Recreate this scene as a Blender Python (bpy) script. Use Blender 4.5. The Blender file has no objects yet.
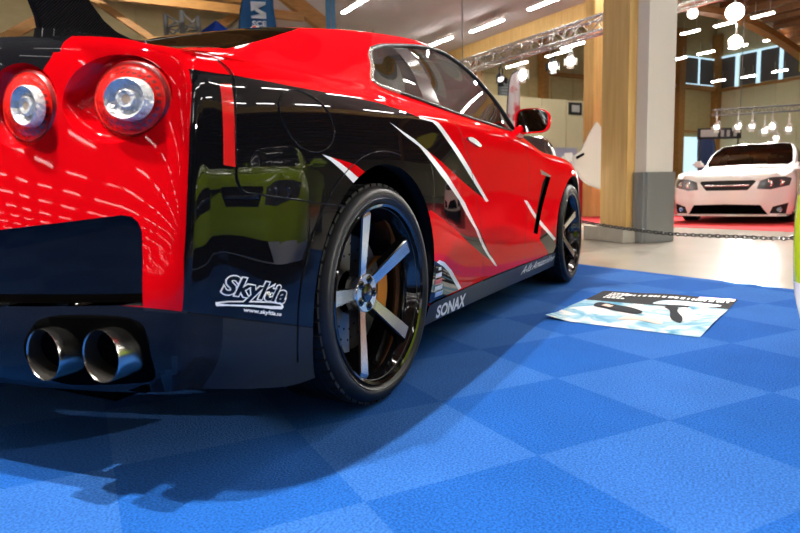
import bpy, bmesh, math, random
import numpy as np
from mathutils import Vector, Matrix
from mathutils.bvhtree import BVHTree

random.seed(4)
SC = bpy.context.scene
COL = SC.collection
PI = math.pi

# ------------------------------------------------------------------ camera, world, exposure
# world frame = the red coupe's own frame: X forward, Y to its left, Z up, origin under its rear axle
CAM = Vector((-1.6778, -1.8547, 0.6589))
YAW, PITCH, ROLL = 0.47505, -0.11895, -0.02321
FOC = 624.72
cam_data = bpy.data.cameras.new('camera')
cam = bpy.data.objects.new('camera', cam_data)
COL.objects.link(cam)
SC.camera = cam
fw = Vector((math.cos(PITCH) * math.cos(YAW), math.cos(PITCH) * math.sin(YAW), math.sin(PITCH)))
rt0 = Vector((math.sin(YAW), -math.cos(YAW), 0))
up0 = rt0.cross(fw)
rt = math.cos(ROLL) * rt0 + math.sin(ROLL) * up0
up = -math.sin(ROLL) * rt0 + math.cos(ROLL) * up0
M = Matrix((rt, up, -fw)).transposed().to_4x4()
M.translation = CAM
cam.matrix_world = M
cam_data.sensor_width = 36.0
cam_data.lens = 36.0 * FOC / 800.0
cam_data.clip_start = 0.02
cam_data.clip_end = 200
cam_data.dof.use_dof = True
cam_data.dof.focus_distance = 2.2
cam_data.dof.aperture_fstop = 4.5

W = bpy.data.worlds.new('world')
SC.world = W
W.use_nodes = True
W.node_tree.nodes['Background'].inputs['Color'].default_value = (0.9, 0.93, 1.0, 1)
W.node_tree.nodes['Background'].inputs['Strength'].default_value = 0.05

SC.view_settings.view_transform = 'Standard'
SC.view_settings.look = 'None'
SC.view_settings.exposure = 0.0
SC.view_settings.gamma = 1.0
SC.view_settings.use_curve_mapping = False
SC.cycles.max_bounces = 8
SC.cycles.sample_clamp_indirect = 6.0

# hall axes: A runs along the lamp rows, B across them (both through the point under the camera)
HA = math.radians(57.0)
AX = Vector((math.cos(HA), math.sin(HA), 0))
BX = Vector((math.sin(HA), -math.cos(HA), 0))
def hp(a, b, z=0.0):
    return Vector((CAM.x, CAM.y, 0)) + AX * a + BX * b + Vector((0, 0, z))

# ------------------------------------------------------------------ spotlights over the stand, plus added fill spots
def spot_light(loc, aim, power, ang, rad, col=(1, .96, .90)):
    ld = bpy.data.lights.new('spot_beam', 'SPOT'); ld.energy = power; ld.spot_size = math.radians(ang); ld.spot_blend = .7; ld.shadow_soft_size = rad; ld.color = col
    o = bpy.data.objects.new('spot_beam', ld); COL.objects.link(o)
    o.location = loc; o.rotation_euler = (Vector(aim) - Vector(loc)).to_track_quat('-Z', 'Y').to_euler()
    return o

spot_light((-2.40, .25, 4.72), (-1.3, -.2, 0), 1100, 110, .05)
spot_light((-1.60, -.15, 4.72), (-.6, -.5, 0), 1350, 115, .05)
for a_, b_, z_, ta, tb, tz, pw in ((7.58, 11.8, 3.8, 6.4, 10.3, .5, 2200), (8.5, 13.8, 2.05, 6.9, 10.9, .9, 500), (8.2, 14.4, 2.0, 6.5, 11.5, .9, 500), (10.39, 9, 3.0, 16, 15, 2.5, 1800), (9.47, 9, 3.0, 6.2, 6.2, 1.0, 700),
                                   (.6, 4.6, 4.6, .2, 4.4, .6, 250), (5.2, 8.9, 4.6, 2.2, 1.8, .6, 900), (10.0, 1.5, 4.4, 17, 1.5, 5.0, 700), (-4.5, 6.1, 2.8, 1.6, .6, .5, 1500)):  # this row: added fill spots, no fixture: lime car, coupe side, timber, flank lettering
    spot_light(hp(a_, b_, z_), hp(ta, tb, tz), pw, 95, .07)

# ------------------------------------------------------------------ materials
MATS = {}
def mat(name, color, rough=0.5, metal=0.0, coat=0.0, emit=None, es=0.0, spec=0.5, noise=None, bump=None):
    """procedural principled material; noise=(scale, amount) varies the colour, bump=(scale, strength)"""
    if name in MATS:
        return MATS[name]
    m = bpy.data.materials.new(name)
    m.use_nodes = True
    nt = m.node_tree
    b = nt.nodes['Principled BSDF']
    b.inputs['Base Color'].default_value = (*color, 1)
    b.inputs['Roughness'].default_value = rough
    b.inputs['Metallic'].default_value = metal
    b.inputs['Coat Weight'].default_value = coat
    b.inputs['Coat Roughness'].default_value = 0.02
    b.inputs['Specular IOR Level'].default_value = spec
    if emit is not None:
        b.inputs['Emission Color'].default_value = (*emit, 1)
        b.inputs['Emission Strength'].default_value = es
    if noise or bump:
        tc = nt.nodes.new('ShaderNodeTexCoord')
    if noise:
        n = nt.nodes.new('ShaderNodeTexNoise')
        n.inputs['Scale'].default_value = noise[0]
        n.inputs['Detail'].default_value = 4
        nt.links.new(tc.outputs['Object'], n.inputs['Vector'])
        mx = nt.nodes.new('ShaderNodeMix'); mx.data_type = 'RGBA'
        k = noise[1]
        mx.inputs['A'].default_value = (*[c * (1 - k) for c in color], 1)
        mx.inputs['B'].default_value = (*[min(1, c * (1 + k)) for c in color], 1)
        nt.links.new(n.outputs['Fac'], mx.inputs['Factor'])
        nt.links.new(mx.outputs['Result'], b.inputs['Base Color'])
    if bump:
        n2 = nt.nodes.new('ShaderNodeTexNoise')
        n2.inputs['Scale'].default_value = bump[0]
        nt.links.new(tc.outputs['Object'], n2.inputs['Vector'])
        bp = nt.nodes.new('ShaderNodeBump')
        bp.inputs['Strength'].default_value = bump[1]
        bp.inputs['Distance'].default_value = 0.01
        nt.links.new(n2.outputs['Fac'], bp.inputs['Height'])
        nt.links.new(bp.outputs['Normal'], b.inputs['Normal'])
    MATS[name] = m
    return m

# ------------------------------------------------------------------ mesh helpers
def obj(name, bm, mats, parent=None, smooth=False):
    me = bpy.data.meshes.new(name)
    bm.to_mesh(me); bm.free()
    o = bpy.data.objects.new(name, me)
    COL.objects.link(o)
    for m in (mats if isinstance(mats, (list, tuple)) else [mats]):
        me.materials.append(m)
    if smooth is True:
        me.shade_smooth()
    elif smooth:
        me.shade_smooth()
        me.set_sharp_from_angle(angle=math.radians(smooth))
    if parent:
        o.parent = parent
    return o

def tag(o, label, cat=None, group=None, kind=None):
    o['label'] = label
    if cat: o['category'] = cat
    if group: o['group'] = group
    if kind: o['kind'] = kind
    return o

def thing(name, label, cat, loc=(0, 0, 0), rz=0.0, group=None):
    o = bpy.data.objects.new(name, None)
    COL.objects.link(o)
    o.empty_display_size = 0.1
    o.location = loc
    o.rotation_euler = (0, 0, rz)
    return tag(o, label, cat, group)

def struct(name, bm, m, smooth=False, label=None):
    o = obj(name, bm, m, None, smooth)
    o['kind'] = 'structure'
    if label: o['label'] = label
    return o

def box(bm, c, s, rot=None, mi=0, bevel=0.0):
    r = bmesh.ops.create_cube(bm, size=1)
    vs = r['verts']
    for v in vs:
        v.co = Vector((v.co.x * s[0], v.co.y * s[1], v.co.z * s[2]))
    if bevel:
        es = list({e for v in vs for e in v.link_edges})
        rb = bmesh.ops.bevel(bm, geom=es, offset=bevel, segments=2, affect='EDGES', clamp_overlap=True)
        vs = list({v for f in rb['faces'] for v in f.verts} | {v for v in vs if v.is_valid})
    for v in vs:
        co = v.co.copy()
        if rot is not None: co = rot @ co
        v.co = co + Vector(c)
    for f in {f for v in vs for f in v.link_faces}:
        f.material_index = mi
    return vs

def tube(bm, p, q, r, n=10, r2=None, mi=0, caps=True):
    p, q = Vector(p), Vector(q)
    d = q - p
    L = d.length
    if L < 1e-6: return
    ret = bmesh.ops.create_cone(bm, cap_ends=caps, segments=n, radius1=r, radius2=r if r2 is None else r2, depth=L)
    R = d.to_track_quat('Z', 'Y').to_matrix()
    for v in ret['verts']:
        v.co = R @ v.co + (p + q) / 2
    for f in {f for v in ret['verts'] for f in v.link_faces}:
        f.material_index = mi
        f.smooth = len(f.verts) == 4
    return ret['verts']

def lathe(bm, prof, n=48, M4=None, mi=0, closed=False):
    """profile [(r, y)] spun round the Y axis"""
    rings = []
    for (r, y) in prof:
        rings.append([bm.verts.new((r * math.cos(2 * PI * k / n), y, r * math.sin(2 * PI * k / n))) for k in range(n)] if r > 1e-6
                     else [bm.verts.new((0, y, 0))])
    def face(vs):
        f = bm.faces.new(vs); f.material_index = mi; f.smooth = True
    pairs = list(zip(rings[:-1], rings[1:]))
    if closed: pairs.append((rings[-1], rings[0]))
    for a, b in pairs:
        for k in range(n):
            k2 = (k + 1) % n
            if len(a) == 1 and len(b) == 1: continue
            if len(a) == 1: face((a[0], b[k2], b[k]))
            elif len(b) == 1: face((a[k], a[k2], b[0]))
            else: face((a[k], a[k2], b[k2], b[k]))
    vs = [v for r in rings for v in r]
    if M4 is not None:
        for v in vs: v.co = M4 @ v.co
    return vs

def prism(bm, pts, d, mi=0):
    """closed polygon (3D points) pushed along the vector d"""
    a = [bm.verts.new(Vector(p)) for p in pts]
    b = [bm.verts.new(Vector(p) + Vector(d)) for p in pts]
    n = len(a)
    fs = [bm.faces.new(a[::-1]), bm.faces.new(b)]
    for i in range(n):
        fs.append(bm.faces.new((a[i], a[(i + 1) % n], b[(i + 1) % n], b[i])))
    for f in fs: f.material_index = mi
    bmesh.ops.recalc_face_normals(bm, faces=fs)
    return a + b

def catmull(pts, n, closed=False):
    """centripetal-like Catmull-Rom through points (numpy rows); n samples per span"""
    P = np.asarray(pts, float)
    m = len(P)
    out = []
    spans = m if closed else m - 1
    for i in range(spans):
        if closed:
            p0, p1, p2, p3 = P[(i - 1) % m], P[i], P[(i + 1) % m], P[(i + 2) % m]
        else:
            p1, p2 = P[i], P[i + 1]
            p0 = P[i - 1] if i > 0 else 2 * p1 - p2
            p3 = P[i + 2] if i + 2 < m else 2 * p2 - p1
        def tj(ti, a, b): return ti + max(1e-6, np.linalg.norm(b - a)) ** 0.5
        t0 = 0.0; t1 = tj(t0, p0, p1); t2 = tj(t1, p1, p2); t3 = tj(t2, p2, p3)
        for k in range(n):
            t = t1 + (t2 - t1) * k / n
            A1 = (t1 - t) / (t1 - t0) * p0 + (t - t0) / (t1 - t0) * p1
            A2 = (t2 - t) / (t2 - t1) * p1 + (t - t1) / (t2 - t1) * p2
            A3 = (t3 - t) / (t3 - t2) * p2 + (t - t2) / (t3 - t2) * p3
            B1 = (t2 - t) / (t2 - t0) * A1 + (t - t0) / (t2 - t0) * A2
            B2 = (t3 - t) / (t3 - t1) * A2 + (t - t1) / (t3 - t1) * A3
            out.append((t2 - t) / (t2 - t1) * B1 + (t - t1) / (t2 - t1) * B2)
    if not closed: out.append(P[-1])
    return np.array(out)

def pchip(x, y, xs):
    x = np.asarray(x, float); y = np.asarray(y, float); xs = np.asarray(xs, float)
    h = np.diff(x); d = np.diff(y) / h
    m = np.zeros_like(x)
    for i in range(1, len(x) - 1):
        if d[i - 1] * d[i] > 0:
            w1 = 2 * h[i] + h[i - 1]; w2 = h[i] + 2 * h[i - 1]
            m[i] = (w1 + w2) / (w1 / d[i - 1] + w2 / d[i])
    m[0] = d[0]; m[-1] = d[-1]
    i = np.clip(np.searchsorted(x, xs) - 1, 0, len(x) - 2)
    t = (xs - x[i]) / h[i]
    return ((1 + 2 * t) * (1 - t) ** 2 * y[i] + t * (1 - t) ** 2 * h[i] * m[i]
            + t * t * (3 - 2 * t) * y[i + 1] + t * t * (t - 1) * h[i] * m[i + 1])

def smooth_knots(x, y, xs, sigma):
    """pchip through knots, then a gaussian along x so reflections run without kinks"""
    g = np.linspace(x[0] - 3 * sigma, x[-1] + 3 * sigma, 1200)
    v = pchip(x, y, np.clip(g, x[0], x[-1]))
    s0 = (y[1] - y[0]) / (x[1] - x[0]); s1 = (y[-1] - y[-2]) / (x[-1] - x[-2])
    v = np.where(g < x[0], y[0] + s0 * (g - x[0]), v)
    v = np.where(g > x[-1], y[-1] + s1 * (g - x[-1]), v)
    dx = g[1] - g[0]; k = int(3 * sigma / dx)
    w = np.exp(-0.5 * (np.arange(-k, k + 1) * dx / sigma) ** 2); w /= w.sum()
    vp = np.pad(v, k, mode='edge')
    return np.interp(xs, g, np.convolve(vp, w, mode='valid'))
# ------------------------------------------------------------------ the hall: floor, walls, roofs
RZ = Matrix.Rotation(HA, 3, 'Z')               # local x -> hall A, local y -> hall -B
def hbox(bm, a0, a1, b0, b1, z0, z1, mi=0):
    return box(bm, hp((a0 + a1) / 2, (b0 + b1) / 2, (z0 + z1) / 2), (abs(a1 - a0), abs(b1 - b0), abs(z1 - z0)), RZ, mi)

def wood_mat(name, c1, c2, scale=(1, 1, 1), rough=.55):
    m = mat(name, c1, rough=rough)
    nt = m.node_tree; b = nt.nodes['Principled BSDF']
    tc = nt.nodes.new('ShaderNodeTexCoord'); mp = nt.nodes.new('ShaderNodeMapping')
    mp.inputs['Scale'].default_value = scale
    n = nt.nodes.new('ShaderNodeTexNoise'); n.inputs['Scale'].default_value = 3; n.inputs['Detail'].default_value = 6
    cr = nt.nodes.new('ShaderNodeValToRGB')
    cr.color_ramp.elements[0].position = .3; cr.color_ramp.elements[0].color = (*c2, 1)
    cr.color_ramp.elements[1].position = .7; cr.color_ramp.elements[1].color = (*c1, 1)
    nt.links.new(tc.outputs['Object'], mp.inputs['Vector']); nt.links.new(mp.outputs['Vector'], n.inputs['Vector'])
    nt.links.new(n.outputs['Fac'], cr.inputs['Fac']); nt.links.new(cr.outputs['Color'], b.inputs['Base Color'])
    return m
GLULAM = wood_mat('pale_glulam', (.80, .54, .20), (.66, .40, .13), (6, 6, .5))
BEAMW = wood_mat('orange_glulam', (.50, .24, .06), (.36, .16, .035), (1.5, 1.5, 8))
ROOFW = wood_mat('brown_roof_boards', (.26, .12, .04), (.16, .07, .02), (1, 8, 8), .7)
PANEL = wood_mat('birch_wall_panel', (.64, .52, .27), (.58, .46, .22), (1, 1, 3), .6)
CREAM = mat('cream_panel', (.74, .65, .40), rough=.6, noise=(2, .04))
CEILG = mat('pale_grey_ceiling', (.60, .56, .57), rough=.85, noise=(1.5, .05))
CONC = mat('polished_concrete', (.50, .46, .39), rough=.16, noise=(1.2, .12))
GREYM = mat('grey_sheet_metal', (.24, .25, .25), rough=.35, metal=.3)
OFFW = mat('off_white_plaster', (.74, .71, .65), rough=.6, noise=(3, .03))
CONCB = mat('rough_concrete', (.42, .39, .33), rough=.8, noise=(9, .2))
BLIND = mat('grey_window_blind', (.14, .12, .11), rough=.6)
DAYL = mat('daylit_window_glass', (.5, .7, .8), rough=.2, emit=(.55, .80, .95), es=1.1)
ALU = mat('aluminium_tube', (.72, .70, .66), rough=.25, metal=.9)
BLACKP = mat('black_powder_coat', (.01, .01, .011), rough=.4)

b = bmesh.new(); hbox(b, -46, 23, -52, 31, -.12, -.006); struct('floor', b, CONC, label='glossy beige concrete hall floor')

def grooved(bm, p, q, z0, z1, step, depth, mi=0):
    """wall panels between hall points p and q, small gaps between them"""
    P, Q = Vector(p), Vector(q)
    n = max(1, round((Q - P).length / step))
    for k in range(n):
        s, e = P.lerp(Q, k / n), P.lerp(Q, (k + 1) / n)
        c = hp(*((s + e) / 2), (z0 + z1) / 2)
        L = (e - s).length - .025
        along_a = abs(Q.x - P.x) > abs(Q.y - P.y)
        box(bm, c, (L if along_a else depth, depth if along_a else L, z1 - z0 - .02), RZ, mi)

# end wall (A = 20): panels between glulam posts, windows high up by the corner
b = bmesh.new()
hbox(b, 20.1, 20.3, -52, 31, 0, 11)
grooved(b, (20.05, 12.8), (20.05, 30), 0, 2.6, 1.2, .06); grooved(b, (20.05, 12.8), (20.05, 30), 2.6, 5.2, 1.2, .06)
grooved(b, (20.05, 12.8), (20.05, 30), 5.2, 7.6, 1.2, .06); grooved(b, (20.05, -22), (20.05, 12.8), 3.2, 6.6, 2.4, .06)
struct('wall_end', b, PANEL)
# long wall (B = 30)
b = bmesh.new()
hbox(b, -46, 20.2, 30.1, 30.3, 0, 11)
grooved(b, (-6, 30.05), (20, 30.05), 0, 3.0, 1.0, .06); grooved(b, (-6, 30.05), (20, 30.05), 3.0, 5.35, 1.0, .06); grooved(b, (-6, 30.05), (20, 30.05), 6.95, 10.5, 2.0, .06)
struct('wall_long', b, CREAM)
b = bmesh.new(); hbox(b, -46.3, -46, -52, 31, 0, 11); struct('wall_back', b, mat('dim_brown_wall', (.07, .055, .04), rough=.7))
b = bmesh.new(); hbox(b, -46, 20.2, -52.3, -52, 0, 11); struct('wall_side', b, mat('dim_brown_wall', (.07, .055, .04)))
# low partition in front of the end wall
b = bmesh.new(); grooved(b, (18, 11.5), (18, 21.5), 0, 4.0, 1.3, .10); struct('wall_partition', b, CREAM)

# windows: frame bars and panes with grey blinds
def window(name, pts):
    """pts: list of (a0, a1 or b0, b1, axis)"""
for i, (c0, c1) in enumerate(((18.95, 19.85), (17.9, 18.75), (16.85, 17.75), (15.6, 16.7), (14.3, 15.4))):
    w = bpy.data.objects.new('window_%d' % (i + 1), None); COL.objects.link(w); w['kind'] = 'structure'
    b = bmesh.new(); hbox(b, c0, c1, 29.97, 30.03, 5.42, 6.86); obj('blind', b, BLIND, w)
    b = bmesh.new()
    for a_ in (c0 - .03, ): hbox(b, a_ - .09, a_ + .03, 29.9, 30.02, 5.36, 6.92)
    hbox(b, c0 - .1, c1 + .05, 29.92, 30.02, 6.86, 6.94)
    obj('window_frame', b, DAYL, w)
for i, (c0, c1) in enumerate(((27.45, 28.5), (28.6, 29.75))):
    w = bpy.data.objects.new('window_%d' % (i + 6), None); COL.objects.link(w); w['kind'] = 'structure'
    b = bmesh.new(); hbox(b, 19.93, 19.99, c0, c1, 5.55, 6.80); obj('blind', b, BLIND, w)
    b = bmesh.new(); hbox(b, 19.9, 19.98, c0, c1, 6.78, 6.84); hbox(b, 19.9, 19.98, c1 - .04, c1 + .06, 5.5, 6.84); hbox(b, 19.9, 19.98, c0, c1, 5.5, 5.56)
    obj('window_frame', b, DAYL, w)

def post(name, a, bb, w, d, z0, z1, m, label=None):
    b = bmesh.new(); hbox(b, a - w / 2, a + w / 2, bb - d / 2, bb + d / 2, z0, z1)
    bmesh.ops.bevel(b, geom=b.edges[:], offset=.012, segments=2, affect='EDGES')
    return struct(name, b, m, 40, label)
post('column_corner', 19.85, 29.85, .35, .35, 0, 8, BEAMW)
post('column_wall', 19.8, 26.95, .3, .42, 0, 8, BEAMW)
post('column_wall', 19.8, 18.3, .3, .34, 3.9, 8, BEAMW)
post('column_wall', 19.8, 14.9, .3, .3, 3.9, 8, BEAMW)
post('column_near', 10.25, 10.95, .30, .30, 0, 5.4, GLULAM, 'slim pale wooden column left of the big pillar')
b = bmesh.new()
hbox(b, 19.75, 20.0, 27, 29.8, 5.28, 5.48); hbox(b, 19.75, 20, 18.4, 26.8, 5.3, 5.42); hbox(b, 19.75, 20, 27, 29.8, 3.2, 3.3)
struct('trim_1', b, BEAMW)
b = bmesh.new(); hbox(b, -6, 20, 29.8, 30.02, 5.24, 5.36); struct('trim_2', b, BEAMW)

# grey suspended ceiling over the middle bay, timber roofs either side
b = bmesh.new(); hbox(b, -46, 20.1, 5.3, 12.8, 5.45, 5.6)
struct('ceiling', b, CEILG)
b = bmesh.new(); hbox(b, -46, 20.1, 12.75, 13.1, 5.0, 5.75); struct('beam_edge', b, GLULAM)
b = bmesh.new(); hbox(b, -46, 20.1, -52, 5.3, 7.2, 7.35)
for k in range(20):
    hbox(b, -46, 20, -21.5 + k * 1.35, -21.4 + k * 1.35, 7.05, 7.2)
struct('ceiling_timber', b, ROOFW)
# barrel roof over the right-hand bay following the glulam arches
arch = [(12.9, 5.50), (13.95, 5.45), (15.6, 5.40), (17.06, 5.42), (18.46, 5.35), (19.7, 5.14), (21.45, 4.68), (23.2, 4.05), (25, 3.2)]
AP = catmull(arch, 5)
def arch_beam(a_, w=.28, h=.20):
    bm_ = bmesh.new()
    rows = []
    for bb, z in AP:
        rows.append([bm_.verts.new(hp(a_ - w / 2, bb, z)), bm_.verts.new(hp(a_ + w / 2, bb, z)), bm_.verts.new(hp(a_ + w / 2, bb, z + h)), bm_.verts.new(hp(a_ - w / 2, bb, z + h))])
    for r0, r1 in zip(rows[:-1], rows[1:]):
        for k in range(4): bm_.faces.new((r0[k], r1[k], r1[(k + 1) % 4], r0[(k + 1) % 4]))
    bm_.faces.new(rows[0]); bm_.faces.new(rows[-1][::-1])
    bmesh.ops.recalc_face_normals(bm_, faces=bm_.faces)
    return struct('beam_arch', bm_, BEAMW, 40)
arch_beam(11.5); arch_beam(6.0)
b = bmesh.new()
rows = [[b.verts.new(hp(a_, bb, z + .42)) for a_ in (-20.0, 11.6)] for bb, z in AP]
for r0, r1 in zip(rows[:-1], rows[1:]): b.faces.new((r0[0], r1[0], r1[1], r0[1]))
for (bb, z) in AP[::2]:
    box(b, hp(-4.2, bb, z + .33), (31.4, .09, .15), RZ)
struct('ceiling_barrel', b, ROOFW)
b = bmesh.new(); hbox(b, -46, 26, 24, 31, 10.4, 10.5); hbox(b, -46, 20, 13, 24, 10.4, 10.5); struct('ceiling_high', b, mat('dark_blue_grey_soffit', (.10, .11, .13), rough=.8))
# timber framing seen over the coupe's roof on the left
for k, (a0, b0, z0, a1, b1, z1, w) in enumerate(((13.0, -6, 4.30, 13.0, 5.2, 4.40, .17), (14.0, .9, 4.75, 14.0, 2.9, 3.5, .13), (14.0, 4.6, 5.5, 14.0, 6.2, 4.5, .32), (18, 3.0, 4.2, 18, 6.6, 6.6, .2),
                                              (16, -6, 5.6, 16, 5.2, 5.6, .4), (17, -2, 3.2, 17, 1.0, 5.2, .22), (12.2, -1.5, 4.9, 12.2, 3.2, 4.7, .05), (15, -3, 4.3, 15, .8, 3.4, .12))):
    b = bmesh.new()
    p, q = hp(a0, b0, z0), hp(a1, b1, z1)
    d = (q - p)
    R = d.to_track_quat('X', 'Z').to_matrix()
    box(b, (p + q) / 2, (d.length, w * .6, w), R)
    struct('beam_timber', b, BEAMW if k != 6 else GREYM)

# the big pillar: timber post, plaster-clad post and a grey metal kick casing on a concrete foot
b = bmesh.new()
pw = [(5.66, 6.20), (5.10, 6.02), (5.02, 6.35), (5.70, 6.55)]
prism(b, [hp(a_, b_, .17) for a_, b_ in pw], (0, 0, 5.6))
struct('column_timber', b, GLULAM, label='pale timber pillar standing on a concrete foot')
b = bmesh.new()
prism(b, [hp(a_, b_, 0) for a_, b_ in [(5.86, 6.12), (5.04, 5.90), (4.98, 6.32), (5.8, 6.6)]], (0, 0, .17))
struct('column_foot', b, CONCB)
b = bmesh.new()
prism(b, [hp(a_, b_, .80) for a_, b_ in [(5.13, 6.13), (4.91, 6.12), (4.87, 6.54), (5.2, 6.75)]], (0, 0, 5.0))
struct('column_plaster', b, OFFW, label='off-white pillar rising from a grey metal casing')
b = bmesh.new()
prism(b, [hp(a_, b_, 0) for a_, b_ in [(5.12, 6.12), (5.00, 6.065), (4.89, 6.09), (4.83, 6.54), (5.2, 6.9), (5.3, 6.4)]], (0, 0, .82))
bmesh.ops.bevel(b, geom=[e for e in b.edges if abs(e.verts[0].co.z - e.verts[1].co.z) > .3], offset=.03, segments=4, affect='EDGES')
struct('column_casing', b, GREYM, 40, label='grey sheet metal casing round the foot of the pillar')

# ------------------------------------------------------------------ carpets
TS, TYAW, TO = .4707, -2.1944, (.8348, -1.6377)
def carpet_mat():
    m = mat('blue_tile_carpet', (.03, .12, .55), rough=.95, spec=.04)
    nt = m.node_tree; b = nt.nodes['Principled BSDF']
    b.inputs['Sheen Weight'].default_value = .04
    b.inputs['Sheen Tint'].default_value = (.5, .7, 1, 1)
    tc = nt.nodes.new('ShaderNodeTexCoord')
    mp = nt.nodes.new('ShaderNodeMapping'); mp.vector_type = 'TEXTURE'
    mp.inputs['Location'].default_value = (TO[0], TO[1], 0.13)
    mp.inputs['Rotation'].default_value = (0, 0, TYAW)
    mp.inputs['Scale'].default_value = (TS, TS, TS)
    ck = nt.nodes.new('ShaderNodeTexChecker'); ck.inputs['Scale'].default_value = 1
    ck.inputs['Color1'].default_value = (.010, .078, .31, 1)
    ck.inputs['Color2'].default_value = (.024, .105, .35, 1)
    n1 = nt.nodes.new('ShaderNodeTexNoise'); n1.inputs['Scale'].default_value = 170; n1.inputs['Detail'].default_value = 3
    n2 = nt.nodes.new('ShaderNodeTexNoise'); n2.inputs['Scale'].default_value = 5; n2.inputs['Detail'].default_value = 4
    mr = nt.nodes.new('ShaderNodeMapRange'); mr.inputs['From Min'].default_value = .36; mr.inputs['From Max'].default_value = .64; mr.inputs['To Min'].default_value = .68; mr.inputs['To Max'].default_value = 1.32
    mr2 = nt.nodes.new('ShaderNodeMapRange'); mr2.inputs['To Min'].default_value = .88; mr2.inputs['To Max'].default_value = 1.12
    mu = nt.nodes.new('ShaderNodeMath'); mu.operation = 'MULTIPLY'
    mx = nt.nodes.new('ShaderNodeMix'); mx.data_type = 'RGBA'; mx.blend_type = 'MULTIPLY'; mx.inputs['Factor'].default_value = 1
    bp = nt.nodes.new('ShaderNodeBump'); bp.inputs['Strength'].default_value = .8; bp.inputs['Distance'].default_value = .004
    L = nt.links.new
    L(tc.outputs['Object'], mp.inputs['Vector']); L(mp.outputs['Vector'], ck.inputs['Vector'])
    L(tc.outputs['Object'], n1.inputs['Vector']); L(tc.outputs['Object'], n2.inputs['Vector'])
    L(n1.outputs['Fac'], mr.inputs['Value']); L(n2.outputs['Fac'], mr2.inputs['Value'])
    L(mr.outputs[0], mu.inputs[0]); L(mr2.outputs[0], mu.inputs[1])
    L(ck.outputs['Color'], mx.inputs['A']); L(mu.outputs[0], mx.inputs['B'])
    L(mx.outputs['Result'], b.inputs['Base Color'])
    L(n1.outputs['Fac'], bp.inputs['Height']); L(bp.outputs['Normal'], b.inputs['Normal'])
    return m
b = bmesh.new(); hbox(b, -9, 12, -9, 4.03, -.006, 0)
o = obj('carpet', b, carpet_mat()); tag(o, 'blue checked tile carpet under the red and black coupe', 'carpet')
b = bmesh.new(); hbox(b, 1.5, 14, 8.85, 16.5, -.005, .001)
o = obj('carpet', b, mat('red_carpet', (.48, .012, .016), rough=.95, noise=(60, .2))); tag(o, 'red carpet under the white sedan behind the chain', 'carpet')

# ------------------------------------------------------------------ lamps
TUBE = mat('lit_tube', (1, 1, 1), emit=(1.0, .97, .92), es=75)
TUBE_DIM = mat('dimmer_lit_tube', (1, 1, 1), emit=(1.0, .97, .92), es=24)
LAMPW = mat('lamp_housing_white', (.75, .74, .72), rough=.5)
lamp_proto = {}
def lamp(a, bb, z, L, label, group, drop=.0, tm=None):
    key = (L, round(drop, 2), tm)
    if key not in lamp_proto:
        t = thing('ceiling_lamp', label, 'lamp', hp(a, bb, z), HA, group)
        b = bmesh.new(); box(b, (0, 0, .035), (L + .04, .14, .045), bevel=.008)
        if drop > .01:
            for s in (-.35, .35): tube(b, (s * L, 0, .05), (s * L, 0, drop), .006, 6)
        h = obj('lamp_housing', b, LAMPW, t)
        b = bmesh.new()
        for s in (-.032, .032): tube(b, (-L / 2, s, 0), (L / 2, s, 0), .022, 10)
        obj('fluorescent_tube', b, tm or TUBE, t)
        lamp_proto[key] = t
        return t
    src = lamp_proto[key]
    t = src.copy(); COL.objects.link(t)
    t.location = hp(a, bb, z)
    t['label'] = label; t['group'] = group
    for ch in list(src.children):
        c = ch.copy(); COL.objects.link(c); c.parent = t
    return t
GL = 'fluorescent lamps under the grey ceiling'
seen = {(14.46, 11.24): 'fluorescent lamp over the coupe roof, nearest above the truss', (16.64, 11.07): 'small far fluorescent lamp right beside the coupe roof line',
        (12.0, 11.24): 'fluorescent lamp cut by the top edge, left of the pillar', (14.25, 7.08): 'fluorescent lamp at the top edge above the coupe rear window'}
for (a_, b_), l in seen.items():
    lamp(a_, b_, 5.2, 1.42, l, GL, .26)
hid = 'white fluorescent ceiling lamp out of the picture overhead'
nlamp = 0
for r_ in range(15):
    row = 11.24 - 4.16 * r_
    for k in range(-3, 16):
        a_ = 9.45 - 2.52 * k
        if row > 2 and k < 0: continue
        p = hp(a_, row) - Vector((-.8, -.5, 0))
        off = math.atan2(p.y, -p.x)
        if p.length > 15 and not -.45 < off < 1.05: continue
        if row > 5: lamp(a_, row, 5.2, 1.42, hid, 'lamps overhead', .26, TUBE)
        else: lamp(a_, row, 5.2, 1.42, hid, 'lamps overhead', 2.0, TUBE_DIM)
for (a_, b_, l) in ((12.42, 17.3, 'hanging lamp just right of the white pillar, upper row'), (11.4, 17.39, 'hanging lamp in the upper row, under the bright flare'), (10.35, 17.47, 'hanging lamp in the upper row, rightmost'),
                    (15.12, 20.44, 'hanging lamp at the pillar edge by the wall windows'), (14.05, 20.45, 'hanging lamp in the middle row, left, over the corner'), (12.95, 20.54, 'hanging lamp in the middle row, over the corner windows'), (11.86, 20.64, 'hanging lamp in the middle row, crossing the arch beam'),
                    (17.5, 26.42, 'hanging lamp in front of the corner window, lowest left'), (16.3, 26.65, 'hanging lamp in front of the second window'), (14.98, 26.66, 'hanging lamp in front of the windows, lowest right')):
    lamp(a_, b_, 5.2, .58, l, 'hanging lamps in the far bay', .4)
for (a_, b_, l) in ((18.33, 15.63, 'long hanging lamp behind the white stage light'), (16.29, 15.7, 'hanging lamp behind the black stage light'), (15.12, 15.28, 'hanging lamp right of the black stage light')):
    lamp(a_, b_, 5.2, 1.1, l, 'hanging lamps behind the truss', 1.6)

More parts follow.
